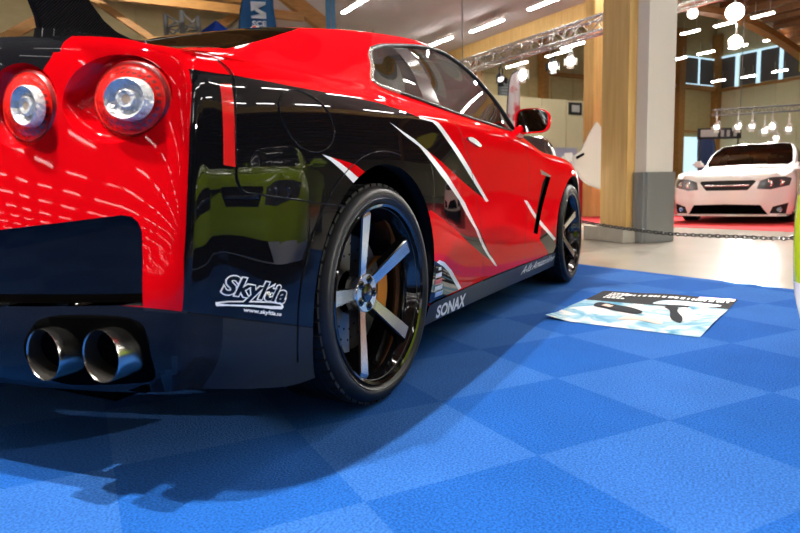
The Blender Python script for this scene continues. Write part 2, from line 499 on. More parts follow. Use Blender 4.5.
# spot lamps that light the stand, on a crossbar above the coupe
def stage_lamp(name, label, loc, aim, size=.09, lit=12.0, m=None, group=None, cat='spotlight', doors=True):
    t = thing(name, label, cat, loc, 0, group)
    d = (Vector(aim) - Vector(loc)).normalized()
    R = d.to_track_quat('-Z', 'Y').to_matrix().to_4x4()
    m = m or BLACKP
    b = bmesh.new()
    pr = [(size * .55, .24), (size * .75, .20), (size, .10), (size, 0), (size * .94, 0), (size * .9, .06)]
    vs = lathe(b, [(0, .24)] + pr, 24)
    for v in vs: v.co = R @ Vector((v.co.x, v.co.z, v.co.y))
    obj('lamp_can', b, m, t, 40)
    b = bmesh.new()
    vs = lathe(b, [(0, .055), (size * .88, .06)], 24)
    for v in vs: v.co = R @ Vector((v.co.x, v.co.z, v.co.y))
    obj('lamp_lens', b, mat('lit_lens_%d' % int(lit), (1, 1, 1), emit=(1, .97, .93), es=lit), t)
    b = bmesh.new()
    for s in (-1, 1): box(b, (s * (size + .012), 0, .14), (.012, .03, .22))
    box(b, (0, 0, .25), (size * 2 + .05, .03, .014)); tube(b, (0, 0, .25), (0, 0, .36), .012, 8)
    obj('yoke', b, m, t)
    for k in range(4 if doors else 0):
        b = bmesh.new()
        a_ = k * PI / 2
        P = [(size * .7, -size * .6), (size * .7, size * .6), (size * 1.5, size * .8), (size * 1.5, -size * .8)]
        b.faces.new([b.verts.new(R @ Matrix.Rotation(a_, 4, 'Z') @ Vector((x if i < 2 else x * .9, y, 0 if i < 2 else -size * .9))) for i, (x, y) in enumerate(P)])
        bmesh.ops.solidify(b, geom=b.faces[:], thickness=.003)
        obj('barn_door', b, m, t)
    return t
# ------------------------------------------------------------------ car skin: rows of (x: v, z), lofted
def car_skin(ROWS, rear, front, u0, u1, nside=150, nsec=6, nrear=9, sig=0.05, top_row=8, smooth=0):
    """half skin of a car.  ROWS: per row {x: (v, z)} from the sill up to the roof centre.
    rear / front: per row (0..top_row) lists of (x, v, z) from the centre line out to just before the corner.
    Returns vertices grid pieces as a bmesh (right half, y = -v)."""
    us = np.linspace(u0, u1, nside)
    rows = []
    for R in ROWS:
        ks = sorted(R)
        v = smooth_knots(ks, [R[k][0] for k in ks], us, sig)
        z = smooth_knots(ks, [R[k][1] for k in ks], us, sig)
        rows.append(np.c_[us, v, z])
    nr = len(rows)
    def section(col):
        P = np.array(col)
        return catmull(P, nsec)
    side = np.array([section([rows[r][i] for r in range(nr)]) for i in range(nside)])      # nside x K x 3
    K = side.shape[1]
    kt = top_row * nsec
    def ring(endrows, at_rear):
        """closing surface from the centre line to the corner; rows 0..top_row"""
        cols = []
        for r in range(top_row + 1):
            P = [np.array(p) for p in endrows[r]]
            s = rows[r] if at_rear else rows[r][::-1]
            P += [s[0], s[3], s[7]]
            path = catmull(P, nrear)
            cols.append(path[:-(2 * nrear)])                 # up to side station 0
        cols = np.array(cols)                               # rows x T x 3
        return np.array([catmull(cols[:, t], nsec) for t in range(cols.shape[1])])          # T x kt+1 x 3
    rr = ring(rear, True)
    fr = ring(front, False)
    bm = bmesh.new()
    def grid(G, flip):
        V = [[bm.verts.new((p[0], -p[1], p[2])) for p in line] for line in G]
        for i in range(len(V) - 1):
            for j in range(len(V[0]) - 1):
                q = (V[i][j], V[i + 1][j], V[i + 1][j + 1], V[i][j + 1])
                if flip: q = q[::-1]
                try: bm.faces.new(q)
                except ValueError: pass
    grid(side, False)
    grid(rr, False)
    grid(fr, True)
    def cap(sec, arc, flip):
        """strip between the first/last cross line (row top_row..centre) and the ring's top edge"""
        n = 60
        def res(P):
            P = np.array(P)
            s = np.r_[0, np.cumsum(np.linalg.norm(np.diff(P, axis=0), axis=1))]; s /= s[-1]
            t = np.linspace(0, 1, n)
            return np.c_[[np.interp(t, s, P[:, k]) for k in range(3)]].T
        a, b = res(sec), res(arc)
        G = [a + (b - a) * w for w in np.linspace(0, 1, 5)]
        grid(np.array(G), flip)
    cap(side[0][kt:], rr[::-1, kt], True)
    cap(side[-1][kt:], fr[::-1, kt], False)
    bmesh.ops.remove_doubles(bm, verts=bm.verts, dist=0.0004)
    bmesh.ops.recalc_face_normals(bm, faces=bm.faces)
    # outward check
    c = sum((f.normal.y for f in bm.faces if f.calc_center_median().y < -0.6), 0.0)
    if c > 0:
        bmesh.ops.reverse_faces(bm, faces=bm.faces)
    for _ in range(smooth):
        bmesh.ops.smooth_vert(bm, verts=[v for v in bm.verts if len(v.link_faces) == 4 and v.co.x > u0 + .02 and v.co.x < u1 - .02 and v.co.y < -.03], factor=.5, use_axis_x=False, use_axis_y=True, use_axis_z=True)
    for _ in range(2 * smooth):
        bmesh.ops.smooth_vert(bm, verts=[v for v in bm.verts if len(v.link_faces) == 4 and v.co.x < -.6 and -.80 < v.co.y < -.02 and v.co.z < .93], factor=.5, use_axis_x=True, use_axis_y=False, use_axis_z=False)
    for f in bm.faces: f.smooth = True
    return bm

COUPE_ROWS = [
    # 0 sill bottom
    {-.70: (.80, .235), -.57: (.875, .205), -.38: (.89, .165), 0: (.89, .16), .5: (.885, .165), 1.3: (.87, .155), 2.2: (.875, .15), 2.78: (.88, .15), 3.2: (.84, .15), 3.45: (.72, .16)},
    # 1
    {-.70: (.872, .315), -.57: (.915, .30), 0: (.925, .29), .5: (.905, .285), 1.3: (.885, .28), 2.2: (.90, .28), 2.78: (.925, .28), 3.2: (.87, .26), 3.45: (.74, .26)},
    # 2
    {-.70: (.890, .43), -.57: (.925, .425), 0: (.94, .43), .5: (.92, .42), .8: (.895, .42), 1.3: (.88, .415), 1.9: (.888, .41), 2.3: (.91, .41), 2.78: (.935, .41), 3.2: (.88, .38), 3.45: (.75, .36)},
    # 3
    {-.70: (.900, .56), -.57: (.934, .565), -.3: (.944, .58), 0: (.946, .60), .4: (.934, .57), .8: (.893, .55), 1.3: (.878, .55), 1.9: (.884, .54), 2.3: (.91, .54), 2.78: (.944, .56), 3.2: (.89, .48), 3.45: (.75, .45)},
    # 4
    {-.70: (.902, .70), -.57: (.936, .705), -.3: (.946, .72), 0: (.948, .735), .4: (.936, .715), .8: (.90, .70), 1.3: (.886, .69), 1.9: (.89, .68), 2.3: (.916, .68), 2.78: (.946, .70), 3.2: (.885, .60), 3.45: (.74, .53)},
    # 5
    {-.70: (.899, .82), -.57: (.928, .825), -.3: (.937, .835), 0: (.937, .84), .4: (.922, .835), .8: (.905, .825), 1.3: (.895, .815), 1.9: (.893, .80), 2.3: (.908, .79), 2.78: (.932, .785), 3.2: (.865, .70), 3.45: (.72, .60)},
    # 6
    {-.70: (.888, .91), -.57: (.908, .918), -.3: (.915, .926), 0: (.913, .932), .5: (.902, .926), .8: (.896, .915), 1.3: (.888, .905), 1.9: (.885, .882), 2.3: (.892, .842), 2.78: (.905, .838), 3.2: (.835, .75), 3.45: (.69, .64)},
    # 7 crease
    {-.70: (.858, .955), -.57: (.863, .964), -.4: (.863, .972), -.15: (.862, .977), .15: (.860, .975), .5: (.868, .965), .8: (.872, .955), 1.3: (.870, .945), 1.9: (.864, .92), 2.3: (.858, .878), 2.6: (.858, .872), 2.78: (.858, .866), 3.2: (.79, .785), 3.45: (.65, .67)},
    # 8 belt
    {-.70: (.812, .972), -.57: (.814, .977), -.4: (.815, .986), -.15: (.812, .998), .15: (.806, 1.017), .3: (.81, 1.012), .5: (.825, 1.0), .75: (.838, .988), 1.3: (.838, .98), 1.7: (.836, .972), 1.95: (.83, .945), 2.3: (.80, .894), 2.6: (.80, .889), 2.78: (.79, .882), 3.2: (.73, .805), 3.45: (.60, .69)},
    # 9
    {-.70: (.775, .980), -.57: (.777, .987), -.4: (.778, 1.0), -.15: (.722, 1.047), .15: (.715, 1.113), .3: (.733, 1.134), .5: (.747, 1.15), .75: (.752, 1.155), 1.0: (.762, 1.155), 1.3: (.778, 1.14), 1.6: (.803, 1.065), 1.95: (.805, .955), 2.3: (.76, .894), 2.78: (.75, .888), 3.2: (.69, .81), 3.45: (.56, .697)},
    # 10 roof rail / glass edge
    {-.70: (.740, .986), -.57: (.748, .996), -.4: (.752, 1.017), -.15: (.645, 1.102), .15: (.555, 1.210), .3: (.538, 1.246), .5: (.560, 1.282), .75: (.600, 1.310), 1.0: (.640, 1.328), 1.25: (.665, 1.308), 1.5: (.735, 1.205), 1.7: (.768, 1.108), 1.95: (.775, .976), 2.3: (.69, .894), 2.78: (.68, .888), 3.2: (.62, .815), 3.45: (.50, .705)},
    # 11
    {-.70: (.62, 1.006), -.57: (.62, 1.014), -.4: (.62, 1.045), -.15: (.53, 1.135), .15: (.455, 1.238), .3: (.44, 1.271), .5: (.46, 1.307), .75: (.49, 1.337), 1.0: (.51, 1.356), 1.25: (.53, 1.342), 1.5: (.58, 1.245), 1.7: (.61, 1.15), 1.95: (.62, 1.015), 2.3: (.55, .915), 2.78: (.52, .89), 3.2: (.48, .82), 3.45: (.40, .71)},
    # 12
    {-.70: (.33, 1.030), -.57: (.33, 1.036), -.4: (.33, 1.065), -.15: (.28, 1.165), .15: (.24, 1.268), .3: (.23, 1.300), .5: (.24, 1.332), .75: (.26, 1.357), 1.0: (.27, 1.372), 1.25: (.28, 1.358), 1.5: (.30, 1.27), 1.7: (.32, 1.18), 1.95: (.33, 1.045), 2.3: (.30, .942), 2.78: (.28, .915), 3.2: (.25, .835), 3.45: (.21, .72)},
    # 13 centre
    {-.70: (0, 1.038), -.57: (0, 1.042), -.4: (0, 1.072), -.15: (0, 1.175), .15: (0, 1.278), .3: (0, 1.309), .5: (0, 1.34), .75: (0, 1.364), 1.0: (0, 1.376), 1.25: (0, 1.362), 1.5: (0, 1.277), 1.7: (0, 1.19), 1.95: (0, 1.058), 2.3: (0, .95), 2.78: (0, .92), 3.2: (0, .84), 3.45: (0, .725)},
]
def tail(xc, zc, z75, xcn, vcn, zcn):
    """rear row: arc in plan from the centre line to the last point before the corner"""
    D = xcn - xc
    f = lambda v: xc + D * (v / vcn) ** 2.5
    z = lambda v: zc + (z75 - zc) * (v / .74) ** 1.6
    return [(xc, 0, zc), (f(.28), .28, z(.28)), (f(.52), .52, z(.52)), (f(.72), .72, z(.72)), (xcn, vcn, zcn)]
COUPE_REAR = [
    tail(-.835, .225, .23, -.722, .80, .235),
    tail(-.895, .31, .315, -.762, .858, .315),
    tail(-.905, .43, .43, -.772, .880, .43),
    tail(-.895, .56, .56, -.757, .889, .56),
    tail(-.880, .70, .70, -.740, .890, .70),
    tail(-.868, .83, .825, -.726, .886, .82),
    tail(-.862, .940, .920, -.716, .874, .91),
    tail(-.855, 1.002, .972, -.712, .845, .954),
    tail(-.835, 1.036, .990, -.704, .806, .971),
]
def nose(xc, zc, vc, xcn):
    return [(xc, 0, zc), (xc - .03, .25, zc), (xc - .10, .5, zc), (xcn, vc, zc)]
COUPE_FRONT = [nose(3.66, .16, .64, 3.52), nose(3.70, .26, .66, 3.53), nose(3.71, .36, .67, 3.53), nose(3.71, .45, .67, 3.53), nose(3.70, .53, .66, 3.53),
               nose(3.69, .60, .64, 3.52), nose(3.675, .645, .61, 3.515), nose(3.66, .68, .57, 3.51), nose(3.64, .71, .52, 3.51)]
# ------------------------------------------------------------------ cutting a skin along drawn lines
def cut_seg(bm, p, q, ax, pred, eps=0.0):
    """split the skin's faces along the segment p-q drawn in the plane of axes ax"""
    a, b = ax
    dx, dz = q[0] - p[0], q[1] - p[1]
    L = math.hypot(dx, dz)
    if L < 1e-6: return
    ux, uz = dx / L, dz / L
    lo0, hi0 = min(p[0], q[0]) - eps, max(p[0], q[0]) + eps
    lo1, hi1 = min(p[1], q[1]) - eps, max(p[1], q[1]) + eps
    fs = []
    for f in bm.faces:
        c = f.verts[0].co
        if c[a] < lo0 - .12 or c[a] > hi0 + .12 or c[b] < lo1 - .12 or c[b] > hi1 + .12: continue
        if not pred(f): continue
        smin = 1e9; smax = -1e9; tmin = 1e9; tmax = -1e9
        for v in f.verts:
            rx, rz = v.co[a] - p[0], v.co[b] - p[1]
            s = rx * uz - rz * ux; t = rx * ux + rz * uz
            smin = min(smin, s); smax = max(smax, s); tmin = min(tmin, t); tmax = max(tmax, t)
        if smin < -1e-6 and smax > 1e-6 and tmax > -eps and tmin < L + eps:
            fs.append(f)
    if not fs: return
    geom = list({e for f in fs for e in f.edges}) + list({v for f in fs for v in f.verts}) + fs
    co = [0, 0, 0]; no = [0, 0, 0]
    co[a], co[b] = p; no[a], no[b] = uz, -ux
    bmesh.ops.bisect_plane(bm, geom=geom, dist=1e-6, plane_co=co, plane_no=no)

def cut_poly(bm, poly, ax, pred):
    for i in range(len(poly)):
        cut_seg(bm, poly[i], poly[(i + 1) % len(poly)], ax, pred)

def offset_line(pts, d):
    P = [Vector(p) for p in pts]
    out = []
    for i, p in enumerate(P):
        t = (P[min(i + 1, len(P) - 1)] - P[max(i - 1, 0)]).normalized()
        out.append((p.x - t.y * d, p.y + t.x * d))
    return out

def in_poly(x, y, poly):
    r = False
    n = len(poly)
    j = n - 1
    for i in range(n):
        xi, yi = poly[i]; xj, yj = poly[j]
        if (yi > y) != (yj > y) and x < (xj - xi) * (y - yi) / (yj - yi) + xi: r = not r
        j = i
    return r

def near_line(x, y, pts, w):
    for (x0, y0), (x1, y1) in zip(pts[:-1], pts[1:]):
        dx, dy = x1 - x0, y1 - y0
        L2 = dx * dx + dy * dy
        t = max(0, min(1, ((x - x0) * dx + (y - y0) * dy) / L2))
        if math.hypot(x - x0 - t * dx, y - y0 - t * dy) < w: return True
    return False

def circle(cx, cy, r, n=56, ry=None):
    ry = r if ry is None else ry
    return [(cx + r * math.cos(2 * PI * k / n), cy + ry * math.sin(2 * PI * k / n)) for k in range(n)]

def rounded(poly, n=6):
    return [tuple(p) for p in catmull(poly, n, closed=True)]

side_pred = lambda f: f.normal.y < -0.28
rear_pred = lambda f: f.normal.x < -0.3 and f.calc_center_median().x < -0.5
top_pred = lambda f: f.normal.z > 0.25
SIDE, REAR, TOP = (0, 2), (1, 2), (0, 1)

class Skin:
    """a finished half skin: its smooth normals and ray-cast helpers stay at hand"""
    def __init__(self, bm):
        bm.normal_update()
        self.src = bm.copy()
        self.src.faces.ensure_lookup_table()
        self.tree = BVHTree.FromBMesh(self.src)
    def normal(self, p):
        loc, n, i, d = self.tree.find_nearest(p)
        f = self.src.faces[i]
        ws = [1 / max(1e-7, (v.co - loc).length) for v in f.verts]
        if len(f.verts) == 4:
            v0, v1, v2, v3 = [v.co for v in f.verts]
            # inverse-bilinear by projection on the edge vectors
            e1 = (v1 - v0 + v2 - v3) / 2; e2 = (v3 - v0 + v2 - v1) / 2
            c = (v0 + v1 + v2 + v3) / 4
            r = loc - c
            a11, a12, a22 = e1.dot(e1), e1.dot(e2), e2.dot(e2)
            det = a11 * a22 - a12 * a12
            if det > 1e-16:
                u = (r.dot(e1) * a22 - r.dot(e2) * a12) / det + .5
                w = (r.dot(e2) * a11 - r.dot(e1) * a12) / det + .5
                u = min(1, max(0, u)); w = min(1, max(0, w))
                ws = [(1 - u) * (1 - w), u * (1 - w), u * w, (1 - u) * w]
        n = Vector((0, 0, 0))
        for v, w in zip(f.verts, ws): n += v.normal * w
        return n.normalized(), d
    def side(self, x, z, off=0.0):
        h = self.tree.ray_cast(Vector((x, -3, z)), Vector((0, 1, 0)))
        return (h[0] + h[1] * off) if h[0] else Vector((x, -.9, z))
    def rear(self, y, z, off=0.0):
        h = self.tree.ray_cast(Vector((-3, y, z)), Vector((1, 0, 0)))
        return (h[0] + h[1] * off) if h[0] else Vector((-.8, y, z))
    def top(self, x, y, off=0.0):
        h = self.tree.ray_cast(Vector((x, y, 4)), Vector((0, 0, -1)))
        return (h[0] + h[1] * off) if h[0] else Vector((x, y, 1))
    def shade(self, o, left=False):
        """give a part cut from the skin the skin's own smooth normals"""
        me = o.data
        ns = []
        for v in me.vertices:
            p = v.co.copy()
            m = p.y > 0
            if m: p.y = -p.y
            n, d = self.normal(p)
            if d > 3e-3: n = Vector((0, 0, 0))
            elif m: n = Vector((n.x, -n.y, n.z))
            ns.append(n)
        me.shade_smooth()
        me.normals_split_custom_set_from_vertices(ns)

def take(bm, fs):
    """a new bmesh made of the given faces (removed from bm)"""
    nb = bmesh.new()
    mp = {}
    for f in fs:
        vs = []
        for v in f.verts:
            if v not in mp: mp[v] = nb.verts.new(v.co)
            vs.append(mp[v])
        try:
            g = nb.faces.new(vs); g.material_index = f.material_index; g.smooth = True
        except ValueError: pass
    bmesh.ops.delete(bm, geom=fs, context='FACES')
    return nb

def mirrored(bm):
    b2 = bm.copy()
    for v in b2.verts: v.co.y = -v.co.y
    bmesh.ops.reverse_faces(b2, faces=b2.faces)
    return b2

def merge(bm, other):
    me = bpy.data.meshes.new('tmp'); other.to_mesh(me); other.free()
    bm.from_mesh(me); bpy.data.meshes.remove(me)

def text_mesh(s, bold=0.0, shear=0.0, spacing=1.0, res=4):
    """outline of a word as a flat mesh: verts normalised to 0..1 in x, baseline units in y"""
    cu = bpy.data.curves.new('word', 'FONT')
    cu.body = s; cu.offset = bold; cu.shear = shear; cu.resolution_u = res; cu.space_character = spacing
    ob = bpy.data.objects.new('word', cu); COL.objects.link(ob)
    dg = bpy.context.evaluated_depsgraph_get()
    me = bpy.data.meshes.new_from_object(ob.evaluated_get(dg))
    bpy.data.objects.remove(ob); bpy.data.curves.remove(cu)
    return me

def word_on(name, s, quad, place, m, parent, bold=0.0, shear=0.0, spacing=1.0, ext=None, label=None, sub=0):
    """lay the word into the quad (bottom-left, bottom-right, top-right, top-left) on a surface.
    place(a, b) -> 3D point; ext = (x0, x1, y0, y1) font units that map to the quad"""
    me = text_mesh(s, bold, shear, spacing)
    xs = [v.co.x for v in me.vertices]; ys = [v.co.y for v in me.vertices]
    x0, x1, y0, y1 = ext or (min(xs), max(xs), min(ys), max(ys))
    bm = bmesh.new(); bm.from_mesh(me); bpy.data.meshes.remove(me)
    if sub:
        bmesh.ops.subdivide_edges(bm, edges=bm.edges, cuts=sub, use_grid_fill=True)
    q = [Vector(p) for p in quad]
    for v in bm.verts:
        u = (v.co.x - x0) / (x1 - x0); w = (v.co.y - y0) / (y1 - y0)
        p = (q[0] * (1 - u) + q[1] * u) * (1 - w) + (q[3] * (1 - u) + q[2] * u) * w
        v.co = place(p.x, p.y)
    o = obj(name, bm, m, parent)
    if label: o['label'] = label
    return o, (x0, x1, y0, y1)

# ------------------------------------------------------------------ car paint and trim materials
def paint(name, color, rough=0.22, flake=0.0):
    m = mat(name, color, rough=rough, coat=.42, spec=0.0)
    return m
RED = paint('red_paint', (0.58, 0.001, 0.004), 0.5)
BLACK = mat('black_gloss_paint', (0.004, 0.004, 0.005), rough=0.5, coat=.8, spec=0.0)
WHITE_S = mat('white_stripe_film', (0.82, 0.82, 0.80), rough=0.25, coat=0.6)
GAP = mat('panel_gap', (0.003, 0.003, 0.003), rough=0.7, spec=0.1)
SATIN = mat('black_satin_plastic', (0.010, 0.011, 0.013), rough=0.4, spec=.3)
RUBBER = mat('tyre_rubber', (0.010, 0.010, 0.011), rough=0.42, spec=.35, bump=(300, 0.12))
DARK = mat('dark_cavity', (0.002, 0.002, 0.002), rough=0.9, spec=0.0)
CHROME = mat('chrome', (0.85, 0.85, 0.85), rough=0.06, metal=1.0)
STEEL = mat('polished_steel', (0.46, 0.44, 0.41), rough=0.2, metal=1.0)
TIP_INNER = mat('dark_inner_steel', (0.05, 0.045, 0.04), rough=0.4, metal=.6)  # darker steel for the inside of the exhaust tips
MACH = mat('machined_silver', (0.80, 0.78, 0.74), rough=0.22, metal=1.0)
RIMB = mat('gloss_black_rim', (0.006, 0.006, 0.007), rough=0.08, coat=1.0)
TRIM = mat('satin_window_trim', (0.55, 0.52, 0.47), rough=0.25, metal=0.8)

def carbon_mat():
    m = mat('carbon_weave', (0.008, 0.008, 0.009), rough=0.5, coat=.35, spec=.0)
    nt = m.node_tree; b = nt.nodes['Principled BSDF']
    tc = nt.nodes.new('ShaderNodeTexCoord')
    dt = nt.nodes.new('ShaderNodeVectorMath'); dt.operation = 'DOT_PRODUCT'; dt.inputs[1].default_value = (-1, 1, 1)
    ml = nt.nodes.new('ShaderNodeMath'); ml.operation = 'MULTIPLY'; ml.inputs[1].default_value = 2 * PI / .0068
    sn = nt.nodes.new('ShaderNodeMath'); sn.operation = 'SINE'
    cr = nt.nodes.new('ShaderNodeValToRGB')
    cr.color_ramp.elements[0].position = .0; cr.color_ramp.elements[0].color = (.004, .004, .005, 1)
    cr.color_ramp.elements[1].position = .9; cr.color_ramp.elements[1].color = (.016, .016, .018, 1)
    nt.links.new(tc.outputs['Object'], dt.inputs[0]); nt.links.new(dt.outputs['Value'], ml.inputs[0])
    nt.links.new(ml.outputs[0], sn.inputs[0]); nt.links.new(sn.outputs[0], cr.inputs['Fac'])
    nt.links.new(cr.outputs['Color'], b.inputs['Base Color'])
    return m
CARBON = carbon_mat()

def glass_mat(name, tint, alpha, rough=0.01):
    m = bpy.data.materials.new(name); m.use_nodes = True
    nt = m.node_tree; nt.nodes.clear()
    out = nt.nodes.new('ShaderNodeOutputMaterial')
    tr = nt.nodes.new('ShaderNodeBsdfTransparent'); tr.inputs['Color'].default_value = (*tint, 1)
    gl = nt.nodes.new('ShaderNodeBsdfGlossy'); gl.inputs['Roughness'].default_value = rough
    fr = nt.nodes.new('ShaderNodeFresnel'); fr.inputs['IOR'].default_value = 1.6
    mp = nt.nodes.new('ShaderNodeMapRange'); mp.inputs['To Min'].default_value = alpha
    mx = nt.nodes.new('ShaderNodeMixShader')
    nt.links.new(fr.outputs[0], mp.inputs['Value'])
    nt.links.new(mp.outputs[0], mx.inputs['Fac'])
    nt.links.new(tr.outputs[0], mx.inputs[1]); nt.links.new(gl.outputs[0], mx.inputs[2])
    nt.links.new(mx.outputs[0], out.inputs['Surface'])
    MATS[name] = m
    return m
GLASS = glass_mat('tinted_car_glass', (.62, .68, .62), .10)
GLASSQ = glass_mat('dark_quarter_glass', (.16, .15, .14), .06)

def lens_mat(name, color, emit=0.0):
    m = mat(name, color, rough=0.3, coat=.35, spec=0.2, noise=(38, .4), bump=(90, .3))
    return m

# ------------------------------------------------------------------ wheel
def tyre_bm(R=.342, rim=.279, w=.27, n=72):
    bm = bmesh.new()
    prof = [(rim - .012, .012), (rim, .004), (rim + .012, -.004), (rim + .018, -.009), (rim + .021, -.0075), (rim + .026, -.011), (R - .022, -.009), (R - .020, -.0075), (R - .017, -.006), (R - .008, .010), (R - .003, .028)]
    # tread with circumferential grooves
    for k, yy in enumerate(np.linspace(.045, w - .045, 4)):
        prof += [(R, yy - .008), (R - .007, yy - .004), (R - .007, yy + .004), (R, yy + .008)]
    prof += [(R - .003, w - .028), (R - .03, w), (rim, w - .004), (rim - .012, w - .012)]
    lathe(bm, prof, n)
    # angled shoulder sipes: short raised lugs round the outer shoulder
    for k in range(54):
        a = 2 * PI * k / 54
        m4 = Matrix.Rotation(-a, 4, 'Y')
        vs = box(bm, (R - .004, .027, 0), (.010, .030, .030))
        for v in vs: v.co = m4 @ v.co
    return bm

def rim_bm(rim=.279, depth=.24):
    bm = bmesh.new()
    lathe(bm, [(rim, .004), (rim + .004, -.002), (rim + .001, -.006), (rim - .007, -.002), (rim - .010, .012), (rim - .022, .03), (rim - .028, .06), (rim - .034, .15), (rim - .02, depth)], 72)
    return bm

def spoke_bm(rim=.279):
    """one concave spoke lying along +X: machined face, gloss black flanks"""
    bm = bmesh.new()
    st = [(.040, .0655, .0195), (.075, .0585, .0165), (.13, .0455, .0185), (.19, .031, .0210), (.235, .0205, .0225), (.252, .0165, .023), (.270, .022, .0225)]
    rows = []
    for r, y, h in st:
        rows.append([bm.verts.new((r, y, -h)), bm.verts.new((r, y, h)), bm.verts.new((r - .004, y + .006, h + .004)), bm.verts.new((r - .006, y + .042, h + .001)),
                     bm.verts.new((r - .006, y + .042, -h - .001)), bm.verts.new((r - .004, y + .006, -h - .004))])
    for a, b in zip(rows[:-1], rows[1:]):
        for k in range(6):
            f = bm.faces.new((a[k], b[k], b[(k + 1) % 6], a[(k + 1) % 6]))
            f.material_index = 0 if k == 0 else 1
    bm.faces.new(rows[0][::-1]).material_index = 1
    f = bm.faces.new(rows[-1]); f.material_index = 0
    bmesh.ops.recalc_face_normals(bm, faces=bm.faces)
    return bm

CALIPER = mat('gold_caliper', (0.55, 0.20, 0.03), rough=0.3, metal=0.4)
DISC = mat('brake_disc_iron', (0.30, 0.28, 0.26), rough=0.35, metal=1.0)
def make_wheel(name, loc, phase, side, parent, mach=MACH, rimm=RIMB):
    """wheel as a part of its car; outer face towards -Y (side=1) or +Y (side=-1)"""
    w = bpy.data.objects.new(name, None); COL.objects.link(w)
    w.empty_display_size = .1
    w.parent = parent
    w.location = loc
    w.rotation_euler = (0, 0, 0 if side == 1 else PI)
    obj('tyre', tyre_bm(), RUBBER, w, 50)
    obj('rim', rim_bm(), rimm, w, 40)
    for k in range(5):
        s = spoke_bm()
        m4 = Matrix.Rotation(-math.radians(phase + 72 * k), 4, 'Y')
        for v in s.verts: v.co = m4 @ v.co
        obj('spoke', s, [mach, rimm], w)
    h = bmesh.new()
    lathe(h, [(0, .058), (.060, .058), (.064, .064), (.066, .10), (0, .10)], 40)
    obj('hub', h, mach, w, 40)
    c = bmesh.new()
    lathe(c, [(0, .050), (.022, .051), (.029, .054), (.031, .060)], 32)
    obj('centre_cap', c, RIMB, w, 40)
    for k in range(5):
        a = math.radians(phase + 36 + 72 * k)
        b = bmesh.new()
        lathe(b, [(0, .049), (.006, .049), (.009, .053), (.009, .062)], 6)
        lathe(b, [(.010, .0565), (.0145, .0565), (.016, .060)], 20)
        for v in b.verts: v.co += Vector((.044 * math.cos(a), 0, .044 * math.sin(a)))
        obj('lug_nut', b, RIMB, w)
    d = bmesh.new()
    lathe(d, [(.07, .125), (.195, .125), (.195, .150), (.07, .150)], 48, closed=True)
    for k in range(24):
        a = 2 * PI * k / 24
        for r in (.12, .155):
            tube(d, (r * math.cos(a + r * 6), .124, r * math.sin(a + r * 6)), (r * math.cos(a + r * 6), .126, r * math.sin(a + r * 6)), .004, 6, mi=1)
    obj('brake_disc', d, [DISC, DARK], w, 40)
    c = bmesh.new()
    pts = []
    for r, sgn in ((.215, 1), (.135, -1)):
        for k in range(9)[::sgn]:
            a = math.radians(-28 + 56 * k / 8)
            pts.append((r * math.cos(a), .098, r * math.sin(a)))
    prism(c, pts, (0, .07, 0))
    bmesh.ops.bevel(c, geom=list(c.edges), offset=.006, segments=2, affect='EDGES', clamp_overlap=True)
    obj('brake_caliper', c, CALIPER, w, 40)
    return w
